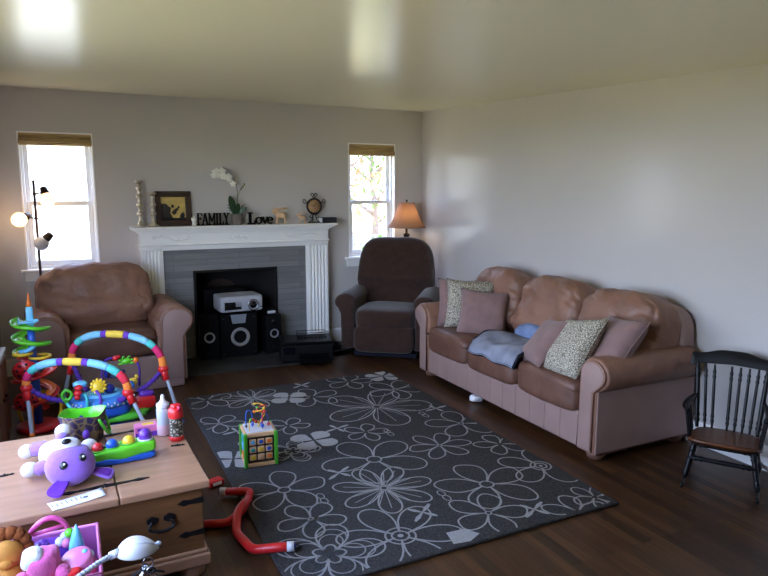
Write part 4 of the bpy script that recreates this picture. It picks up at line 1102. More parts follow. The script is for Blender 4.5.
obj('housing', MB().box((0, 0, .017), (.30, .05, .034), bev=.008), 'blackmatte', ps, True)
for i in range(5): obj('socket', MB().lathe([(.015, 0), (.015, .003), (.012, .002)], 14, c=(-.11+.05*i, 0, .0335)), 'blackgloss', ps)

# ------------------------------------------------------------------ lamps
fl = thing('tree_floor_lamp', 'bronze floor lamp with three swivel spot heads behind the tan armchair', 'floor lamp', (-.262, 6.035, 0))
obj('base', MB().lathe([(.10, 0), (.10, .012), (.06, .022), (.016, .03)], 24), 'bronze', fl)
obj('pole', MB().tube([(0, 0, .02), (0, 0, 1.63)], .0105, 12).ell((0, 0, 1.635), .012, n=10), 'bronze', fl)
def spot(z, az, aim, lit, watt):
    a = Vector((math.cos(az), math.sin(az), 0)); j = Vector((0, 0, z)); e = j + a*.08 + Vector((0, 0, .012))
    q = obj('spot_head', MB().tube([j, e], .006, 8).ell(tuple(j), .016, n=10), 'bronze', fl)
    d = Vector(aim).normalized(); rot = d.to_track_quat('Z', 'Y').to_matrix().to_4x4(); X = T(*e) @ rot
    obj('socket_cup', MB().lathe([(.012, -.045), (.026, -.042), (.030, -.02), (.034, .0), (.034, .022), (.030, .022), (.028, .0), (.01, -.015)], 20, Mx=X, capt=False), 'bronze', q)
    bpos = e + d*.066
    obj('bulb', MB().ell(tuple(bpos), (.058, .058, .058), n=18), 'bulb_hot' if lit else 'palegrey', q)
    if watt:
        ld = bpy.data.lights.new('lamp_light', 'POINT'); ld.energy = watt; ld.color = (1, .72, .42); ld.shadow_soft_size = .06
        lo = bpy.data.objects.new('lamp_light', ld); C.objects.link(lo); lo.parent = fl; lo.location = tuple(bpos + d*.07)
spot(1.535, rd(-15), (.25, -.35, -1), True, .10)
spot(1.335, rd(195), (-.55, -.65, -.25), True, .10)
spot(1.165, rd(-25), (-.75, .05, -.75), False, 0)
cl = thing('corner_floor_lamp', 'bronze floor lamp with tan bell shade in the corner behind the recliner', 'floor lamp', (3.14, 5.955, 0))
obj('base', MB().lathe([(.105, 0), (.105, .012), (.06, .03), (.02, .04)], 24), 'bronze', cl)
obj('stem', MB().lathe([(.011, .03), (.010, 1.06), (.022, 1.075), (.034, 1.10), (.036, 1.115), (.014, 1.125), (.011, 1.20), (.010, 1.27)], 16), 'bronze', cl)
shd = MB(); n = 64; vs = []; fs = []
prof_ = [(.195, 1.185), (.172, 1.215), (.140, 1.27), (.112, 1.335), (.088, 1.40), (.078, 1.435)]
for r_, z in prof_:
    for i in range(n): k = r_*(1+.018*(1 if i % 2 else -1)); vs.append((k*math.cos(2*PI*i/n), k*math.sin(2*PI*i/n), z))
for j in range(len(prof_)-1):
    for i in range(n): fs.append((j*n+i, j*n+(i+1) % n, (j+1)*n+(i+1) % n, (j+1)*n+i))
shd.add(vs, fs)
ms = bpy.data.materials.new('lit_pleated_shade'); ms.use_nodes = True; t_ = ms.node_tree; t_.nodes.clear()
o_ = t_.nodes.new('ShaderNodeOutputMaterial'); mx = t_.nodes.new('ShaderNodeMixShader'); df = t_.nodes.new('ShaderNodeBsdfDiffuse'); tl = t_.nodes.new('ShaderNodeBsdfTranslucent')
df.inputs[0].default_value = lin((138, 112, 98)); tl.inputs[0].default_value = lin((186, 138, 100)); mx.inputs[0].default_value = .26
t_.links.new(df.outputs[0], mx.inputs[1]); t_.links.new(tl.outputs[0], mx.inputs[2]); t_.links.new(mx.outputs[0], o_.inputs[0])
M['shade_lit'] = ms
sho = obj('lamp_shade', shd, 'shade_lit', cl)
obj('shade_trim', MB().tube([(.195*math.cos(a), .195*math.sin(a), 1.186) for a in [2*PI*k/48 for k in range(48)]], .005, 6, closed=True).tube([(.078*math.cos(a), .078*math.sin(a), 1.436) for a in [2*PI*k/32 for k in range(32)]], .004, 6, closed=True), 'shade', sho)
hp = MB()
for k in range(3): a = k*2*PI/3; hp.tube([(0, 0, 1.432), (.078*math.cos(a), .078*math.sin(a), 1.434)], .0022, 5)
hp.tube([(.0, 0, 1.27), (.05, 0, 1.31), (.045, 0, 1.40), (0, 0, 1.432), (-.045, 0, 1.40), (-.05, 0, 1.31), (0, 0, 1.27)], .0022, 5)
obj('harp', hp, 'bronze', cl)
obj('finial', MB().lathe([(.004, 1.432), (.006, 1.445), (.012, 1.456), (.008, 1.468), (.001, 1.474)], 12), 'bronze', cl)
obj('bulb', MB().ell((0, 0, 1.325), (.028, .028, .036), n=14), 'bulb', cl)
ld = bpy.data.lights.new('lamp_light', 'POINT'); ld.energy = .38; ld.color = (1, .76, .48); ld.shadow_soft_size = .035
lo = bpy.data.objects.new('lamp_light', ld); C.objects.link(lo); lo.parent = cl; lo.location = (.0, .0, 1.30)
# ------------------------------------------------------------------ activity cube on the rug
ac = thing('activity_cube', 'wooden activity cube with green corner posts and a bead maze standing on the rug', 'toy cube', (.885, 3.49, .0172), -5)
ac.scale = (.95, .95, .97)
AW, AH = .195, .205
obj('box_body', MB().box((0, 0, AH/2), (AW-.02, AW-.02, AH-.012), bev=.003), 'darkwood', ac, True)
for sx_ in (-1, 1):
    for sy_ in (-1, 1): obj('corner_post', MB().box((sx_*(AW/2-.008), sy_*(AW/2-.008), AH/2), (.022, .022, AH), bev=.005), 'green', ac, True)
M['maple'] = mat('pale_maple', (222, 176, 128), .5, var=.15, vscale=8, stretch=(1, 1, 8))
for sy_ in (-1, 1):
    for z in (.012, AH-.012): obj('rail', MB().box((0, sy_*(AW/2-.010), z), (AW-.036, .016, .024), bev=.004), 'maple', ac, True)
for sx_ in (-1, 1):
    for z in (.012, AH-.012): obj('rail', MB().box((sx_*(AW/2-.010), 0, z), (.016, AW-.036, .024), bev=.004), 'maple', ac, True)
cols = ['sky', 'blue', 'orange', 'teal', 'yellow', 'blue', 'yellow', 'maple', 'orange']
for i in range(3):
    for j in range(3):
        tl_ = obj('turning_tile', MB().box((-.048+.048*i, -(AW/2-.010), .150-.046*j), (.040, .012, .036), bev=.004), 'maple', ac, True)
        obj('tile_picture', MB().ell((-.048+.048*i, -(AW/2-.0035), .150-.046*j), (.014, .0022, .012), n=12), cols[j*3+i], tl_)
    obj('axle', MB().tube([(-.048+.048*i, -(AW/2-.010), .03), (-.048+.048*i, -(AW/2-.010), .172)], .002, 6), 'chrome', ac)
for z, c_, s_ in ((.155, 'teal', .024), (.105, 'sky', .026), (.055, 'orange', .024)):
    g_ = MB(); k_ = 10
    for q in range(k_):
        a = 2*PI*q/k_; g_.box((-(AW/2-.008), math.cos(a)*s_, z+math.sin(a)*s_), (.016, .009, .009), rot=(-a, 0, 0), bev=.002)
    g_.lathe([(s_, -.007), (s_, .007)], 20, Mx=T(-(AW/2-.008), 0, z) @ R(0, PI/2, 0)); obj('gear', g_, c_, ac)
obj('top_board', MB().box((0, 0, AH-.001), (AW-.036, AW-.036, .010), bev=.002), 'white', ac, True)
def wire(name, pts, c_, r_=.0033): 
    w_ = obj(name, MB().tube(smooth_path(pts, 6), r_, 7), c_, ac); return w_
tz = AH+.003
def beads(w_, spec):
    for (p, c_, r_) in spec: obj('bead', MB().ell(p, r_, n=10), c_, w_)
b1_ = wire('bead_wire', [(-.07, .0, tz), (-.07, .0, tz+.085), (-.055, .005, tz+.105), (-.035, .01, tz+.085), (-.03, .015, tz)], 'blue')
beads(b1_, [((-.07, 0, tz+.012), 'black', .008), ((-.03, .015, tz+.014), 'blue', .010)])
b2_ = wire('bead_wire', [(-.06, -.06, tz), (-.06, -.06, tz+.05), (-.045, -.05, tz+.07), (-.02, -.03, tz+.045), (.0, -.01, tz+.03), (.01, .0, tz)], 'yellow')
beads(b2_, [((-.05, -.053, tz+.066), 'green', .009), ((-.035, -.042, tz+.062), 'red', .010), ((-.015, -.025, tz+.042), 'red', .010), ((-.002, -.012, tz+.034), 'yellow', .009)])
b3_ = wire('bead_wire', [(.025, .02, tz), (.025, .02, tz+.06), (.04, .01, tz+.08), (.06, .0, tz+.06), (.062, -.005, tz)], 'navy')
beads(b3_, [((.025, .02, tz+.016), 'blue', .011), ((.062, -.005, tz+.012), 'red', .010), ((.03, .018, tz+.072), 'green', .008)])
hel = [(.010+.034*math.cos(a), .01+.034*math.sin(a), tz+.07+.012*a/1.6) for a in [k*.4 for k in range(27)]]
b4_ = obj('bead_wire', MB().tube([(.0, .0, tz)] + [(.02, .0, tz+.04)] + hel, .0033, 7), 'yellow', ac)
beads(b4_, [(hel[3], 'red', .009), (hel[9], 'orange', .009), (hel[14], 'yellow', .009)])
hel2 = [(.022+.026*math.cos(-a+1), .0+.026*math.sin(-a+1), tz+.085+.009*a/1.6) for a in [k*.4 for k in range(22)]]
b5_ = obj('bead_wire', MB().tube([(.02, -.04, tz), (.02, -.03, tz+.05)] + hel2 + [(.06, .02, tz+.12)], .0033, 7), 'red', ac)
beads(b5_, [((.02, -.038, tz+.018), 'blue', .012), (hel2[5], 'red', .009), (hel2[12], 'green', .009)])

# red bendy toy tubes on the floor
def bendy(label, pts, r_, ends):
    t = thing('bendy_toy_tube', label, 'toy tube', (pts[0][0], pts[0][1], 0), 0, 'red bendy toy tubes on the floor')
    o0 = Vector((pts[0][0], pts[0][1], 0)); P = [Vector(p)-o0 for p in pts]
    # straight runs with tight elbows
    path = [P[0]]
    for i in range(1, len(P)-1):
        a = P[i]+(P[i-1]-P[i]).normalized()*min(.035, (P[i-1]-P[i]).length*.4); b = P[i]+(P[i+1]-P[i]).normalized()*min(.035, (P[i+1]-P[i]).length*.4)
        for k in range(6): q = k/5; path.append(a.lerp(P[i], q).lerp(P[i].lerp(b, q), q))
    path.append(P[-1])
    obj('tube', MB().tube(path, r_, 14), 'red', t)
    for e in ends:
        i0, i1 = (0, 1) if e == 0 else (-1, -2); d = (path[i0]-path[i1]).normalized()
        obj('end_cap', MB().tube([path[i0]-d*.012, path[i0]+d*.018], r_*1.07, 14), 'white', t)
        obj('end_plug', MB().tube([path[i0]+d*.017, path[i0]+d*.024], r_*.8, 14), 'navy', t)
bendy('red bendy toy tube coming out beside the pine chest', [(.452, 2.885, .021), (.565, 2.845, .021), (.655, 2.925, .026), (.740, 3.095, .032), (.612, 3.155, .030)], .0195, [1])
bendy('red bendy toy tube whose end lies on the rug edge', [(.690, 2.945, .068), (.618, 2.865, .062), (.578, 2.735, .025), (.612, 2.565, .022), (.69, 2.515, .040), (.755, 2.49, .042)], .020, [1])
rb = thing('red_toy_brick', 'small flat red toy block on the floor by the chest corner', 'toy block', (.598, 3.315, 0), 18)
obj('block', MB().box((0, 0, .016), (.085, .055, .032), bev=.006), 'red', rb, True); obj('sticker', MB().box((0, -.0280, .017), (.05, .002, .018)), 'paper', rb)

# ------------------------------------------------------------------ toys on the chest
LZ = CH + .0006
pt = thing('pop_up_toy', 'green pop-up toy with red, blue, yellow and purple domes on the chest', 'pop-up toy', (.135, 2.835, LZ), 3)
def bean(p): return (p.x, p.y*(1-.12*math.cos(p.x*26)*0) + .10*(p.x**2)*0, p.z)
obj('base', MB().puff((0, 0, .014), (.255, .105, .028), k=6, n=10), 'blue', pt)
obj('housing', MB().puff((0, 0, .042), (.262, .112, .052), k=5, n=12, fn=lambda p: (p.x, p.y*(.9+.1*math.cos(p.x*40)), p.z+.010*(p.x/.131))), 'lime', pt)
for x, c_, z, r_ in ((-.098, 'red', .066, .024), (-.042, 'blue', .070, .026), (.024, 'yellow', .074, .026), (.092, 'purple', .092, .027)):
    if c_ == 'purple': obj('plunger', MB().lathe([(.026, 0), (.026, .022)], 20, c=(x, 0, .068)), 'purple', pt)
    d_ = obj('dome', MB().ell((x, 0, z), (r_, r_, r_*1.02), n=18), c_, pt)
    obj('collar', MB().tube([(x+.030*math.cos(a), .030*math.sin(a), .068+.010*(x/.131)) for a in [2*PI*k/24 for k in range(24)]], .004, 6, closed=True), 'white' if c_ == 'purple' else 'green', pt)
pb = thing('toy_bottle', 'translucent toy milk bottle with white nipple on the chest', 'bottle', (.328, 3.055, LZ))
obj('bottle_body', MB().lathe([(.026, 0), (.030, .004), (.031, .055), (.028, .07), (.030, .085), (.031, .125), (.027, .134)], 24), 'milk', pb)
obj('milk_band', MB().lathe([(.0312, .004), (.0318, .02), (.0318, .05), (.0312, .056)], 24, capb=False, capt=False), 'milkpink', pb)
obj('collar', MB().lathe([(.029, .132), (.030, .135), (.030, .150), (.024, .156)], 24), 'palegrey', pb)
obj('nipple', MB().lathe([(.022, .155), (.014, .164), (.009, .174), (.009, .186), (.006, .193), (.001, .195)], 18), 'white', pb)
sc = thing('sippy_cup', 'kids tumbler with red lid and red base at the chest corner', 'cup', (.372, 2.965, LZ), 20)
obj('cup_body', MB().lathe([(.031, .014), (.031, .02), (.030, .10), (.031, .112)], 24), 'print', sc)
obj('cup_base', MB().lathe([(.030, 0), (.033, .003), (.033, .018), (.0315, .022)], 24), 'red', sc)
obj('lid', MB().lathe([(.033, .108), (.034, .112), (.034, .136), (.030, .150), (.020, .160), (.001, .164)], 24).puff((0, -.006, .160), (.044, .04, .024), k=4, n=6), 'red', sc)
obj('spout', MB().tube([(0, -.028, .146), (0, -.036, .158), (0, -.030, .168)], .0085, 10), 'crimson', sc)
bxr = thing('small_toy_box', 'small pink and purple card box beside the toy bottle', 'box', (.250, 3.085, LZ), 2)
obj('carton', MB().box((0, 0, .027), (.10, .055, .054), bev=.002), 'ltpink', bxr, True)
obj('front_print', MB().box((0, -.0282, .012), (.098, .0015, .022)).box((-.02, -.0282, .038), (.04, .0015, .012)), 'purple', bxr); obj('window_patch', MB().box((.01, 0, .0545), (.05, .03, .0012)), 'c_yellow', bxr)
# soft bucket
bu = thing('treat_bucket', 'soft six-sided bucket, lime inside and violet-black outside, on the chest', 'bucket', (-.012, 3.125, LZ), 8)
def hexring(r_, z, n=36, wob=0):
    o_ = []
    for i in range(n):
        a = 2*PI*i/n; k = math.cos(PI/6)/math.cos((a % (PI/3))-PI/6)
        rr = r_*(k*.8+.2); o_.append((rr*math.cos(a), rr*math.sin(a)*.92, z+wob*math.sin(3*a+1)+wob*.6*math.cos(2*a)))
    return o_
def rings(mb, rs, cap=False):
    n = len(rs[0]); vs = [p for r in rs for p in r]; fs = []
    for j in range(len(rs)-1):
        for i in range(n): fs.append((j*n+i, j*n+(i+1) % n, (j+1)*n+(i+1) % n, (j+1)*n+i))
    if cap: fs.append(tuple(range(n)))
    return mb.add(vs, fs)
obj('outer_shell', rings(MB(), [hexring(.080, 0), hexring(.086, .05), hexring(.094, .10), hexring(.102, .140, wob=.006)], True), 'darkprint', bu)
obj('lining', rings(MB(), [hexring(.076, .006), hexring(.090, .10), hexring(.0995, .1405, wob=.006), hexring(.102, .1405, wob=.006)], True), 'lime', bu)
for i in range(6):
    a = 2*PI*i/6+.5; c_ = .088
    obj('print_patch', MB().ell((c_*math.cos(a), c_*.92*math.sin(a), .06+.02*(i % 2)), (.016, .016, .024), n=10), 'purple', bu)
hn = [(.094*math.cos(a), .088*math.sin(a), .118-.085*math.sin(PI*k/18)) for k, a in enumerate([rd(-55)+rd(70)*k/18 for k in range(19)])]
hn = [(x*(1.0+.16*math.sin(PI*k/18)), y*(1.0+.16*math.sin(PI*k/18)), z) for k, (x, y, z) in enumerate(hn)]
obj('strap_handle', MB().tube(hn, .008, 8), 'green', bu)
# plush puppy lying on its back
dg = thing('plush_puppy', 'lilac and white plush puppy lying on its back on the chest', 'plush toy', (-.09, 2.74, LZ), 0)
def dl(x, y, z): return (x+.09, y-2.74, z-LZ)
HC = (-.066, 2.665, .50)
obj('head', MB().puff(dl(*HC), (.180, .160, .156), k=2.1, n=12, nz=.001, ns=20), 'fur_p', dg)
hdv = Vector(dl(*HC))
mz = obj('muzzle', MB().ell(dl(-.070, 2.690, .568), (.048, .042, .032), n=16, rot=(rd(10), 0, .2)), 'fur_w', dg)
obj('nose', MB().ell(dl(-.074, 2.668, .596), (.018, .013, .011), n=12, rot=(rd(10), 0, .2)), 'black', mz)
for (ex, ey, ez) in ((-.088, 2.594, .530), (-.022, 2.612, .543)):
    e_ = obj('eye', MB().ell(dl(ex, ey, ez), (.015, .010, .016), n=12, rot=(rd(-30), 0, rd(-12 if ex < -.06 else 25))), 'black', dg)
    obj('eye_glint', MB().ell(dl(ex+.004, ey-.008, ez+.007), (.005, .003, .005), n=8), 'white', e_)
def earfn(c, rot, s_): return MB().puff(dl(*c), (.040*s_, .075*s_, .014*s_), k=3, n=7, rot=rot, fn=lambda p: (p.x*(1-.35*(p.y/(.0375*s_))), p.y, p.z+.3*p.x*p.x/.04))
e1 = obj('ear', earfn((-.105, 2.580, .452), (rd(18), rd(15), rd(-28)), 1.35), 'fur_dp', dg)
e2 = obj('ear', earfn((.045, 2.655, .450), (rd(15), rd(-20), rd(62)), 1.2), 'fur_p', dg); obj('ear_lining', earfn((.047, 2.652, .456), (rd(15), rd(-20), rd(62)), .85), 'fur_dp', dg)
obj('torso', MB().puff(dl(-.105, 2.815, .485), (.145, .185, .125), k=2.5, n=10, nz=.003, ns=20, rot=(0, 0, rd(18))), 'fur_w', dg)
obj('belly_patch', MB().ell(dl(-.10, 2.775, .535), (.022, .016, .012), n=12), 'fur_pk', dg)
def limb(a, b, r0, r1, paw):
    q = obj('limb', MB().tube(smooth_path([dl(*a), dl(*[(a[i]+b[i])/2+(0, 0, .012)[i] for i in range(3)]), dl(*b)], 5), [r0+(r1-r0)*i/10 for i in range(11)], 14).ell(dl(*b), r1, n=12), 'fur_p', dg)
    obj('paw', MB().ell(dl(*paw), (.034, .034, .030), n=14), 'fur_w', q)
limb((-.125, 2.90, .475), (-.200, 2.965, .475), .028, .030, (-.232, 2.975, .468))
limb((-.105, 2.90, .480), (-.095, 2.985, .500), .028, .030, (-.092, 3.005, .525))
limb((-.130, 2.74, .470), (-.175, 2.775, .462), .024, .028, (-.214, 2.790, .458))
limb((-.045, 2.80, .480), (-.015, 2.85, .480), .024, .026, (.004, 2.868, .490))
pp = MB(); n = 14
vs = []; fs = []
for i in range(n+1):
    u = i/n; a = Vector((-.148, 2.520, 0)).lerp(Vector((.036, 2.572, 0)), u); b_ = Vector((-.128, 2.452, 0)).lerp(Vector((.050, 2.500, 0)), u)
    z = LZ+.0015+.012*max(0, u-.55)**1.3+.010*max(0, .25-u)
    vs += [(a.x, a.y, z), ((a.x+b_.x)/2, (a.y+b_.y)/2, z+.0025), (b_.x, b_.y, z)]
for i in range(n):
    for j in (0, 1): q = i*3+j; fs.append((q, q+3, q+4, q+1))
pp.add(vs, fs)
rcp = obj('paper_slip', pp, 'paper'); md = rcp.modifiers.new('t', 'SOLIDIFY'); md.thickness = .0006
tag(rcp, 'long white paper slip lying in front of the plush puppy', 'paper')
il = MB()
for k in range(7):
    u = .52-.0*k; x = -.085+.0*k
    a = Vector((-.135+.016*k, 2.508+.0045*k, LZ+.0075)); il.box(tuple(a+Vector((.004, -.022, -.001))), (.003, .030 if k % 2 else .022, .0005), rot=(0, 0, rd(16)))
il.box((-.02, 2.512, LZ+.0068), (.016, .012, .0005), rot=(0, 0, rd(16)))
obj('printed_lines', il, 'ink', rcp)

# ------------------------------------------------------------------ pink toy bin in front of the chest
bn = thing('pink_toy_bin', 'square pink fabric bin full of toys on the floor before the chest', 'toy bin', (-.170, 2.222, 0), 0)
BX, BY, BH = .365, .335, .372
sh_ = MB()
for (cx, cy, dx, dy) in ((0, BY/2, BX, .008), (0, -BY/2, BX, .008), (-BX/2, 0, .008, BY), (BX/2, 0, .008, BY)): sh_.box((cx, cy, BH/2), (dx+.004, dy+.004, BH), bev=.003)
sh_.box((0, 0, .005), (BX, BY, .009))
obj('bin_walls', sh_, 'binpink', bn, True)
obj('rim_binding', MB().tube([(-BX/2, -BY/2, BH), (BX/2, -BY/2, BH), (BX/2, BY/2, BH), (-BX/2, BY/2, BH)], .006, 8, closed=True), 'ltpink', bn)
lb = thing('lion_plush', 'gold and brown maned plush in the corner of the pink bin', 'plush toy', (-.255, 2.235, .012), 0)
obj('plush_body', MB().puff((0, 0, .19), (.12, .15, .36), k=3, n=9, nz=.006, ns=14), 'gold_cloth', lb)
mn = MB()
for k in range(14):
    a = 2*PI*k/14; mn.ell((.055*math.cos(a), .03+.02*math.sin(a)*.3, .395+.055*math.sin(a)), (.022, .026, .022), n=8)
obj('mane', mn, 'fur_o', lb); obj('face', MB().ell((0, .0, .392), (.050, .040, .048), n=14), 'gold_cloth', lb)
obj('muzzle', MB().ell((0, -.034, .38), (.022, .018, .016), n=12), 'gold_cloth', lb)
pk = thing('pink_plush', 'fluffy pink and white plush bundle in the middle of the bin', 'plush toy', (-.150, 2.14, .020), 0)
obj('plush_body', MB().puff((0, 0, .20), (.12, .15, .37), k=3, n=12, nz=.012, ns=12, seed=3), 'fur_pk', pk)
obj('plush_head', MB().puff((.0, -.015, .395), (.105, .10, .090), k=2.4, n=10, nz=.010, ns=16, seed=5), 'fur_pk', pk)
obj('white_patch', MB().puff((-.025, -.02, .415), (.075, .075, .07), k=2.3, n=8, nz=.008, ns=18, seed=8), 'fur_w', pk)
for sx_ in (-1, 1): obj('arm', MB().puff((sx_*.055, -.05, .345), (.05, .06, .09), k=2.5, n=7, nz=.006, ns=16), 'fur_pk', pk)
hb = thing('pink_handle_toy', 'toy carrier with curved pink handle at the back of the bin', 'toy', (-.135, 2.315, .012), 0)
obj('carrier_body', MB().puff((0, 0, .19), (.14, .10, .36), k=5, n=8), 'purple', hb)
obj('carry_handle', MB().tube(smooth_path([(-.065, 0, .36), (-.062, -.005, .405), (-.025, -.01, .448), (.015, -.01, .455), (.048, -.008, .425), (.06, 0, .365)], 6), .0085, 10).tube([(-.05, -.008, .408), (.045, -.008, .42)], .007, 8), 'pink', hb)
obj('side_cuff', MB().puff((-.066, -.002, .385), (.026, .03, .055), k=4, n=6), 'palegrey', hb)
for (x, y, z, c_) in ((.045, -.02, .385, 'palegrey'), (.06, -.03, .40, 'lime'), (.03, -.03, .375, 'white'), (.05, -.04, .37, 'ltpink'), (-.02, -.02, .375, 'purple')): obj('charm', MB().ell((x, y, z), .016, n=10), c_, hb)
cy = thing('pink_drum_toy', 'round pink plastic drum lying on top of the bin toys', 'toy', (-.052, 2.140, .285), 0)
Xd = T(0, 0, .085) @ R(rd(14), rd(-12), 0)
obj('drum', MB().lathe([(.044, -.03), (.048, -.026), (.048, .030), (.042, .036), (.001, .038)], 28, Mx=Xd), 'ltpink', cy)
obj('drum_rim', MB().tube([tuple(Xd @ Vector((.049*math.cos(a), .049*math.sin(a), -.022+.003*math.sin(14*a)))) for a in [2*PI*k/84 for k in range(84)]], .0055, 6, closed=True), 'magenta', cy)
obj('support_stack', MB().lathe([(.038, -.272), (.040, .045)], 18), 'pink', cy)
cn = thing('blue_cone_toy', 'pointed blue toy cone sticking up behind the pink drum', 'toy', (-.068, 2.222, .004), 0)
obj('cone_body', MB().lathe([(.026, 0), (.026, .36), (.022, .40), (.010, .445), (.001, .465)], 16, Mx=R(0, rd(2), 0)), 'sky', cn); obj('stripe', MB().lathe([(.0265, .34), (.0265, .355)], 16, Mx=R(0, rd(2), 0)), 'blue', cn)
cu = thing('pink_cup_toy', 'small pink tub with a pale lid at the edge of the bin', 'toy', (-.022, 2.150, .004), 0)
obj('tub', MB().lathe([(.030, 0), (.032, .33), (.036, .372), (.034, .385)], 20, Mx=R(0, rd(-3), 0)), 'pink', cu); obj('lid', MB().ell((-.014, 0, .388), (.034, .034, .014), n=14), 'palegrey', cu); obj('lid_knob', MB().ell((-.008, -.01, .405), (.010, .010, .010), n=10), 'sky', cu)
rdt = thing('red_scoop_toy', 'red plastic scoop lying at the front of the bin', 'toy', (-.085, 2.085, .012), 10)
obj('scoop', MB().puff((0, 0, .36), (.09, .05, .03), k=3, n=8, rot=(0, rd(-14), 0)), 'red', rdt); obj('scoop_handle', MB().tube([(0, .005, .35), (.0, .01, .0)], .010, 8), 'red', rdt)

# white gooseneck lamp and keys ------------------------------------------------------------------
gl_ = thing('gooseneck_lamp', 'white gooseneck lamp reaching over the pink bin toward the chest front', 'lamp', (-.13, 1.78, 0), 0)
def gp(x, y, z): return (x+.13, y-1.78, z)
obj('base', MB().lathe([(.075, 0), (.075, .014), (.05, .024), (.012, .032)], 24), 'white', gl_)
neck = smooth_path([gp(-.13, 1.78, .03), gp(-.13, 1.80, .30), gp(-.105, 1.93, .398), gp(-.02, 2.03, .408), gp(.055, 2.09, .408)], 8)
nk = MB().tube(neck, .0075, 10)
for i in range(0, len(neck)-1): nk.tube([neck[i]+(neck[i+1]-neck[i])*.3, neck[i]+(neck[i+1]-neck[i])*.7], .0086, 10)
obj('gooseneck', nk, 'palegrey', gl_)
def hood(p):
    t = (p.x+.066)/.132
    wv = (math.sin(PI*min(1, max(.02, t*.74+.22)))**.55)
    zz = p.z*wv
    if zz < 0: zz *= .35
    return (p.x, p.y*wv, zz + .004*math.sin(t*PI))
Xh = T(*gp(.125, 2.10, .392)) @ R(0, rd(6), rd(8))
hd_ = obj('lamp_hood', MB().puff((0, 0, 0), (.135, .105, .085), k=2.4, n=14, fn=hood, Mx=Xh), 'white', gl_)
obj('neck_collar', MB().tube([gp(.040, 2.085, .405), gp(.070, 2.093, .408)], .013, 12), 'white', gl_)
obj('hood_seam', MB().tube([tuple(Xh @ Vector((-.045+.10*t, -.022*math.sin(PI*t)-.010, .041*math.sin(PI*min(1, t*.8+.15))**.6+.001))) for t in [k/12 for k in range(13)]], .0012, 5), 'palegrey', hd_)
obj('tip_knob', MB().ell(gp(.190, 2.11, .398), (.010, .008, .008), n=10), 'palegrey', gl_)
ky = thing('key_bunch', 'bunch of steel keys hanging on a ring below the white gooseneck lamp', 'keys', (.152, 2.085, .362))
obj('split_ring', MB().tube([(.016*math.cos(a), 0, -.010+.020*math.sin(a)) for a in [2*PI*k/24 for k in range(24)]], .002, 6, closed=True), 'chrome', ky)
rnd = random.Random(3)
for k in range(7):
    a = rd(-75+25*k); L = .055
    X = T(0, -.006+.004*k-.008, -.026) @ R(0, a*.9, 0) @ R(0, 0, rd(rnd.uniform(-35, 35)))
    m_ = MB().tube([(.011*math.cos(q), 0, -.010+.010*math.sin(q)) for q in [2*PI*i/18 for i in range(18)]], .0032, 7, closed=True, Mx=X)
    m_.prism([(-.0035, -.018), (.0035, -.018), (.0035, -L+.006), (0, -L), (-.0035, -L+.004)], -.0012, .0012, Mx=X)
    for i in range(3): m_.box((.0045, 0, -.032-.007*i), (.003, .0022, .0035), Mx=X)
    obj('key', m_, 'chrome' if k % 3 else 'iron', ky)

# ------------------------------------------------------------------ spiral ball tower
tw = thing('spiral_ball_tower', 'tall toy ball tower with green spiral ramp above red ramps', 'ball tower', (-.285, 4.68, 0), 0)
tw.scale = (1, 1, .965)
def ramp(r0, z0, z1, a0, turns, wd, m, name='spiral_ramp', lip=.018, n=60):
    vs = []; fs = []
    for i in range(n+1):
        t = i/n; a = a0+turns*2*PI*t; z = z0+(z1-z0)*t
        for (r_, dz) in ((r0-wd/2, lip*.7), (r0-wd/2+.006, 0), (r0, -.006), (r0+wd/2-.006, 0), (r0+wd/2, lip)): vs.append((r_*math.cos(a), r_*math.sin(a), z+dz))
    for i in range(n):
        for j in range(4): q = i*5+j; fs.append((q, q+5, q+6, q+1))
    o = obj(name, MB().add(vs, fs), m, tw); md = o.modifiers.new('t', 'SOLIDIFY'); md.thickness = .004; md.offset = 0
    return o
obj('base', MB().lathe([(.125, 0), (.135, .01), (.130, .03), (.10, .038)], 32), 'red', tw)
obj('lower_column', MB().lathe([(.030, .03), (.028, .48)], 16), 'blue', tw)
obj('middle_column', MB().lathe([(.024, .48), (.022, .72)], 16), 'blue', tw)
obj('upper_column', MB().puff((0, 0, .775), (.042, .042, .15), k=6, n=6), 'sky', tw)
ramp(.078, .52, .75, rd(200), -2.2, .075, 'lime', lip=.02)
ramp(.105, .10, .30, rd(60), 1.2, .07, 'red'); ramp(.105, .30, .47, rd(100), 1.1, .07, 'red')
ramp(.095, .20, .36, rd(250), .8, .05, 'orange', lip=.012)
obj('ring_tray', MB().tube([(-.055+.05*math.cos(a), -.02+.05*math.sin(a), .535) for a in [2*PI*k/28 for k in range(28)]], .012, 8, closed=True), 'yellow', tw)
obj('ring_tray', MB().tube([(.04+.06*math.cos(a), .0+.06*math.sin(a), .50) for a in [2*PI*k/28 for k in range(28)]], .010, 8, closed=True), 'yellow', tw)
obj('blue_chute', MB().tube(smooth_path([(-.07, -.05, .555), (-.02, -.075, .565), (.03, -.06, .60)], 6), .014, 8), 'sky', tw)
obj('top_platform', MB().box((-.015, -.01, .745), (.105, .075, .012), bev=.004).box((-.065, -.01, .758), (.008, .075, .03), bev=.003).box((.035, -.045, .758), (.03, .008, .02), bev=.003), 'sky', tw, True)
obj('tip', MB().lathe([(.016, .845), (.014, .87), (.006, .91), (.004, .935), (.001, .94)], 14), 'orange', tw)
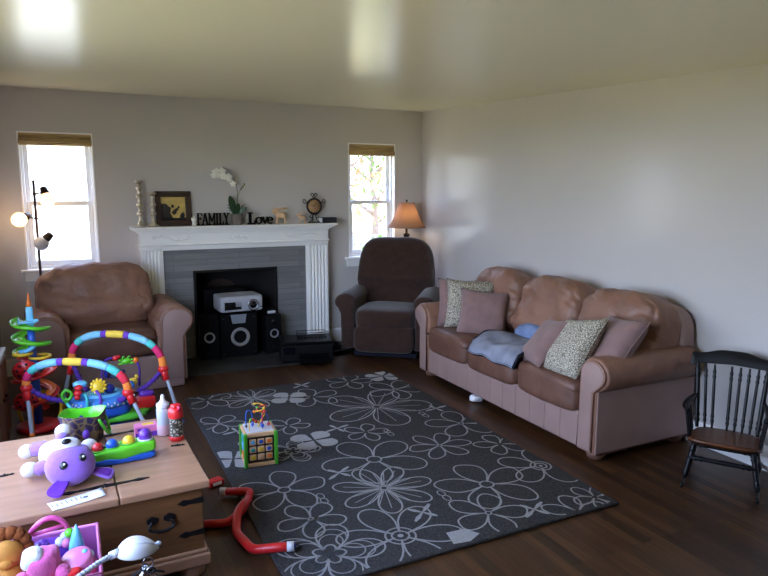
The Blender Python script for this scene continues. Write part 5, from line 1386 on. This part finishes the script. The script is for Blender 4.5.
for a, m_ in ((20, 'yellow'), (140, 'yellow'), (260, 'orange')):
    a = rd(a); obj('arch_support', MB().tube(smooth_path([(.13*math.cos(a), .13*math.sin(a), .03), (.15*math.cos(a), .15*math.sin(a), .12), (.12*math.cos(a), .12*math.sin(a), .22), (.03*math.cos(a), .03*math.sin(a), .25)], 6), .011, 8), m_, tw)
def disc(c, r_, m, rot):
    g_ = MB(); X = T(*c) @ R(*rot)
    g_.lathe([(r_, -.006), (r_, .006)], 26, Mx=X)
    o = obj('wheel_panel', g_, m, tw)
    hs = MB()
    for k in range(8): a = k*PI/4; hs.lathe([(.009, -.0068), (.009, .0068)], 10, Mx=X @ T(r_*.66*math.cos(a), r_*.66*math.sin(a), 0))
    hs.lathe([(.012, -.007), (.012, .007)], 12, Mx=X); obj('wheel_holes', hs, 'black', o)
disc((-.04, -.12, .44), .075, 'red', (PI/2+.2, .15, 0)); disc((-.05, -.13, .235), .07, 'red', (PI/2+.2, .1, 0))

# ------------------------------------------------------------------ baby activity jumper
jp = thing('activity_jumper', 'baby activity jumper with two colourful padded arches in front of the tan armchair', 'baby jumper', (.10, 4.48, 0), 0)
def jl(x, y, z): return Vector((x-.10, y-4.48, z))
FLj, FRj = (-.318, 4.40, .358), (.246, 4.15, .322)
BLj, BRj = (-.060, 4.76, .405), (.495, 4.47, .362)
def arch(a, b, top, cols):
    A, B = jl(*a), jl(*b); mid = (A+B)/2; N = 60; path = []
    for i in range(N+1):
        t = PI*i/N; s_ = (1-math.cos(t))/2
        p = A.lerp(B, .5-.5*math.copysign(abs(math.cos(t))**.85, math.cos(t)))
        p.z = A.z+(B.z-A.z)*s_ + (top-(A.z+B.z)/2)*abs(math.sin(t))**.8; path.append(p)
    # arc-length split into coloured padded sleeves
    L = [0]
    for i in range(N): L.append(L[-1]+(path[i+1]-path[i]).length)
    tot = sum(c[1] for c in cols); z0 = 0
    def at_(s_):
        for i in range(N):
            if L[i+1] >= s_: return path[i].lerp(path[i+1], (s_-L[i])/(L[i+1]-L[i]+1e-9))
        return path[-1]
    for c_, ln in cols:
        s0 = L[-1]*z0/tot; s1 = L[-1]*(z0+ln)/tot; z0 += ln; n = 8
        pts = [at_(s0+(s1-s0)*k/n) for k in range(n+1)]
        rr = [.0245*(.93+.09*math.sin(PI*k/n)) for k in range(n+1)]
        obj('arch_sleeve', MB().tube(pts, rr, 12), c_, jp)
cA = [('c_orange', .6), ('c_magenta', .7), ('c_teal', .7), ('c_sky', 1.6), ('c_purple', .45), ('c_yellow', 1.4), ('c_purple', .45), ('c_sky', 1.5), ('c_teal', .9), ('c_red', .9), ('c_orange', .8)]
cB = [('c_orange', .7), ('c_magenta', .8), ('c_teal', .6), ('c_sky', 1.5), ('c_purple', .4), ('c_yellow', 1.3), ('c_purple', .4), ('c_sky', 1.4), ('c_teal', .6), ('c_magenta', .9), ('c_orange', .9)]
arch(FLj, FRj, .520, cA); arch(BLj, BRj, .600, cB)
feet_ = [((-.30, 4.30), FLj), ((.352, 4.03), FRj), ((-.145, 4.80), BLj), ((.565, 4.36), BRj)]
for (fx_, fy_), j in feet_:
    J = jl(*j); F_ = jl(fx_, fy_, .012); d = (F_-J)
    pts = smooth_path([J+Vector((0, 0, .0)), J+d*.35+Vector((d.x, d.y, 0))*.10, J+d*.7+Vector((d.x, d.y, 0))*.12, F_], 5)
    q = obj('leg', MB().tube(pts, .0125, 12), 'grey', jp)
    obj('leg_ring', MB().tube([pts[11], pts[12]], .0165, 12), 'orange', q)
    obj('foot', MB().ell(tuple(F_), (.04, .03, .012), n=14), 'blue', jp)
    obj('joint', MB().ell(tuple(J), (.036, .034, .030), n=14).tube([J+Vector((0, 0, .01)), J+(F_-J)*.22], .022, 12), 'red', jp)
# base with tray
def blob(r, z0, z1, n, amp, k, c, sq=.78):
    vs = []; fs = []
    zz = [(1.0, z0), (1.03, z0+(z1-z0)*.35), (1.0, z0+(z1-z0)*.8), (.93, z1), (.5, z1+.002)]
    for f_, z in zz:
        for i in range(n):
            a = 2*PI*i/n; rr = r*f_*(1+amp*math.sin(k*a)); vs.append((c[0]+rr*math.cos(a), c[1]+rr*sq*math.sin(a), z))
    for j in range(len(zz)-1):
        for i in range(n): fs.append((j*n+i, j*n+(i+1) % n, (j+1)*n+(i+1) % n, (j+1)*n+i))
    fs.append(tuple(range(n))[::-1]); fs.append(tuple((len(zz)-1)*n+i for i in range(n)))
    return MB().add(vs, fs)
tc_ = jl(.135, 4.46, 0)
obj('base_ring', blob(.265, .085, .125, 60, .05, 5, (tc_.x+.02, tc_.y+.05)), 'green', jp)
obj('support_stem', MB().lathe([(.14, 0), (.15, .012), (.10, .03), (.08, .09)], 24, c=(tc_.x+.02, tc_.y+.05, 0)), 'blue', jp)
obj('wave_skirt', blob(.185, .12, .20, 60, .04, 7, (tc_.x-.04, tc_.y-.02)), 'blue', jp)
ty = blob(.190, .19, .238, 60, .02, 3, (tc_.x-.03, tc_.y-.02)); tyo = obj('toy_tray', ty, 'c_blue', jp)
chk = MB()
for i in range(26):
    a = rd(200)+rd(150)*i/25; chk.box((tc_.x-.03+.194*math.cos(a), tc_.y-.02+.194*.78*math.sin(a), .212+.008*(1 if i % 2 else -1)), (.010, .008, .012), rot=(0, 0, a))
obj('checker_dots', chk, 'white', tyo)
obj('seat_ring', MB().tube([(tc_.x-.02+.10*math.cos(a), tc_.y+.085*math.sin(a), .242) for a in [2*PI*k/28 for k in range(28)]], .016, 8, closed=True), 'sky', jp)
# suspension straps from joints to tray
for j, e in ((FLj, (-.10, 4.42, .235)), (FRj, (.20, 4.31, .235)), (BRj, (.325, 4.50, .22)), (BLj, (.02, 4.60, .235))):
    A = jl(*j); B = jl(*e); pts = [A.lerp(B, k/24)+Vector((0, 0, -.02*math.sin(PI*k/24))) for k in range(25)]
    obj('strap', MB().tube(pts, [.0155+.004*math.sin(k*2.1) for k in range(25)], 10), 'c_violet', jp)
# sun spinner
sn = jl(.085, 4.37, .322); su = MB()
X = T(*sn) @ R(rd(68), 0, rd(10))
for k in range(12): a = k*PI/6; su.ell((.040*math.cos(a), .040*math.sin(a), 0), (.013, .010, .006), n=8, Mx=X, rot=(0, 0, a))
su.lathe([(.034, -.008), (.036, .0), (.028, .010), (.001, .013)], 20, Mx=X)
so_ = obj('sun_spinner', su, 'yellow', jp); obj('sun_post', MB().tube([tuple(sn), tuple(jl(.085, 4.39, .23))], .008, 8), 'orange', so_)
obj('blue_ball', MB().ell(tuple(jl(.150, 4.42, .285)), .034, n=16), 'navy', jp)
rk_ = jl(-.035, 4.36, .295); obj('red_spinner', MB().ell(tuple(rk_), (.026, .024, .020), n=12).ell(tuple(rk_+Vector((.006, 0, .034))), (.026, .024, .018), n=12).ell(tuple(rk_+Vector((-.004, 0, -.026))), (.020, .020, .018), n=12), 'red', jp)
obj('seahorse_loop', MB().tube(smooth_path([jl(-.10, 4.37, .235), jl(-.125, 4.36, .29), jl(-.10, 4.35, .325), jl(-.07, 4.35, .30), jl(-.085, 4.35, .265), jl(-.11, 4.355, .27)], 6), .010, 8), 'green', jp)
obj('green_loop', MB().tube(smooth_path([jl(-.10, 4.33, .245), jl(-.06, 4.29, .20), jl(.0, 4.285, .205), jl(.015, 4.29, .26), jl(.005, 4.31, .30)], 6), .010, 8), 'teal', jp)
obj('purple_loop', MB().tube(smooth_path([jl(.045, 4.30, .20), jl(.085, 4.29, .215), jl(.09, 4.30, .27), jl(.07, 4.33, .305)], 6), .0095, 8), 'purple', jp)
obj('light_blue_fish', MB().puff(tuple(jl(-.02, 4.42, .335)), (.085, .05, .045), k=2.4, n=8), 'sky', jp)
# mirror roller and frog on purple bows
obj('roller', MB().tube([jl(.135, 4.58, .345), jl(.255, 4.55, .335)], .030, 18), 'navy', jp)
obj('roller_mirror', MB().tube([jl(.155, 4.572, .347), jl(.235, 4.553, .339)], .0312, 18), 'chrome', jp)
obj('purple_bow', MB().tube(smooth_path([jl(.115, 4.60, .24), jl(.120, 4.62, .36), jl(.145, 4.62, .425), jl(.20, 4.61, .440)], 6), .0075, 8), 'c_violet', jp)
obj('purple_bow', MB().tube(smooth_path([jl(.345, 4.56, .24), jl(.350, 4.56, .36), jl(.335, 4.57, .405), jl(.315, 4.58, .42)], 6), .0075, 8), 'c_violet', jp)
fr_ = jl(.272, 4.58, .415); fm = MB().ell(tuple(fr_), (.034, .022, .024), n=14)
for sx_ in (-1, 1):
    fm.ell(tuple(fr_+Vector((sx_*.018, -.006, .026))), (.012, .011, .012), n=10); fm.ell(tuple(fr_+Vector((sx_*.036, -.008, -.014))), (.018, .010, .008), n=8); fm.ell(tuple(fr_+Vector((sx_*.038, -.006, .010))), (.014, .008, .007), n=8)
fo_ = obj('frog', fm, 'lime', jp)
for sx_ in (-1, 1): obj('frog_eye', MB().ell(tuple(fr_+Vector((sx_*.018, -.017, .028))), .005, n=8), 'black', fo_)
obj('red_berry', MB().ell(tuple(jl(.205, 4.60, .437)), (.020, .018, .018), n=12).ell(tuple(jl(.225, 4.60, .445)), (.014, .013, .013), n=10), 'red', jp)
obj('orange_snail', MB().ell(tuple(jl(.332, 4.575, .415)), (.018, .016, .022), n=12), 'orange', jp)
obj('yellow_caterpillar', MB().ell(tuple(jl(.30, 4.50, .29)), (.030, .026, .026), n=12).ell(tuple(jl(.325, 4.50, .32)), (.014, .014, .016), n=10), 'c_yellow', jp)
obj('teal_ball', MB().ell(tuple(jl(.275, 4.47, .275)), .034, n=14), 'c_blue', jp)
obj('piano_station', MB().puff(tuple(jl(.365, 4.46, .155)), (.14, .10, .085), k=4, n=9), 'red', jp); obj('piano_top', MB().puff(tuple(jl(.38, 4.47, .205)), (.10, .075, .045), k=3, n=8), 'purple', jp)
obj('teal_leaf', MB().puff(tuple(jl(.05, 4.47, .245)), (.12, .08, .03), k=3, n=8), 'teal', jp)

# ------------------------------------------------------------------ left edge cabinet and small bits
cb_ = thing('slatted_wood_cabinet', 'brown wooden low cabinet standing against the wall left of the ball tower', 'cabinet', (-.512, 4.36, 0), 0)
obj('carcass', MB().box((-.005, 0, .28), (.14, .60, .54), bev=.006), 'pine_d', cb_, True)
obj('cabinet_top', MB().box((0, 0, .558), (.16, .63, .02), bev=.005), 'palegrey', cb_, True)
for yy in (-.15, .15):
    d_ = obj('door', MB().box((.069, yy, .28), (.014, .285, .48), bev=.004), 'pine_d', cb_, True); obj('knob', MB().ell((.082, yy-.10*math.copysign(1, yy), .32), .012, n=10), 'bronze', d_)
wc = MB().puff((2.635, 3.865, .030), (.10, .08, .05), k=2.6, n=9, nz=.012, ns=22, seed=4)
tag(obj('crumpled_cloth', wc, 'paper'), 'crumpled white cloth on the floor under the sofa front', 'cloth')
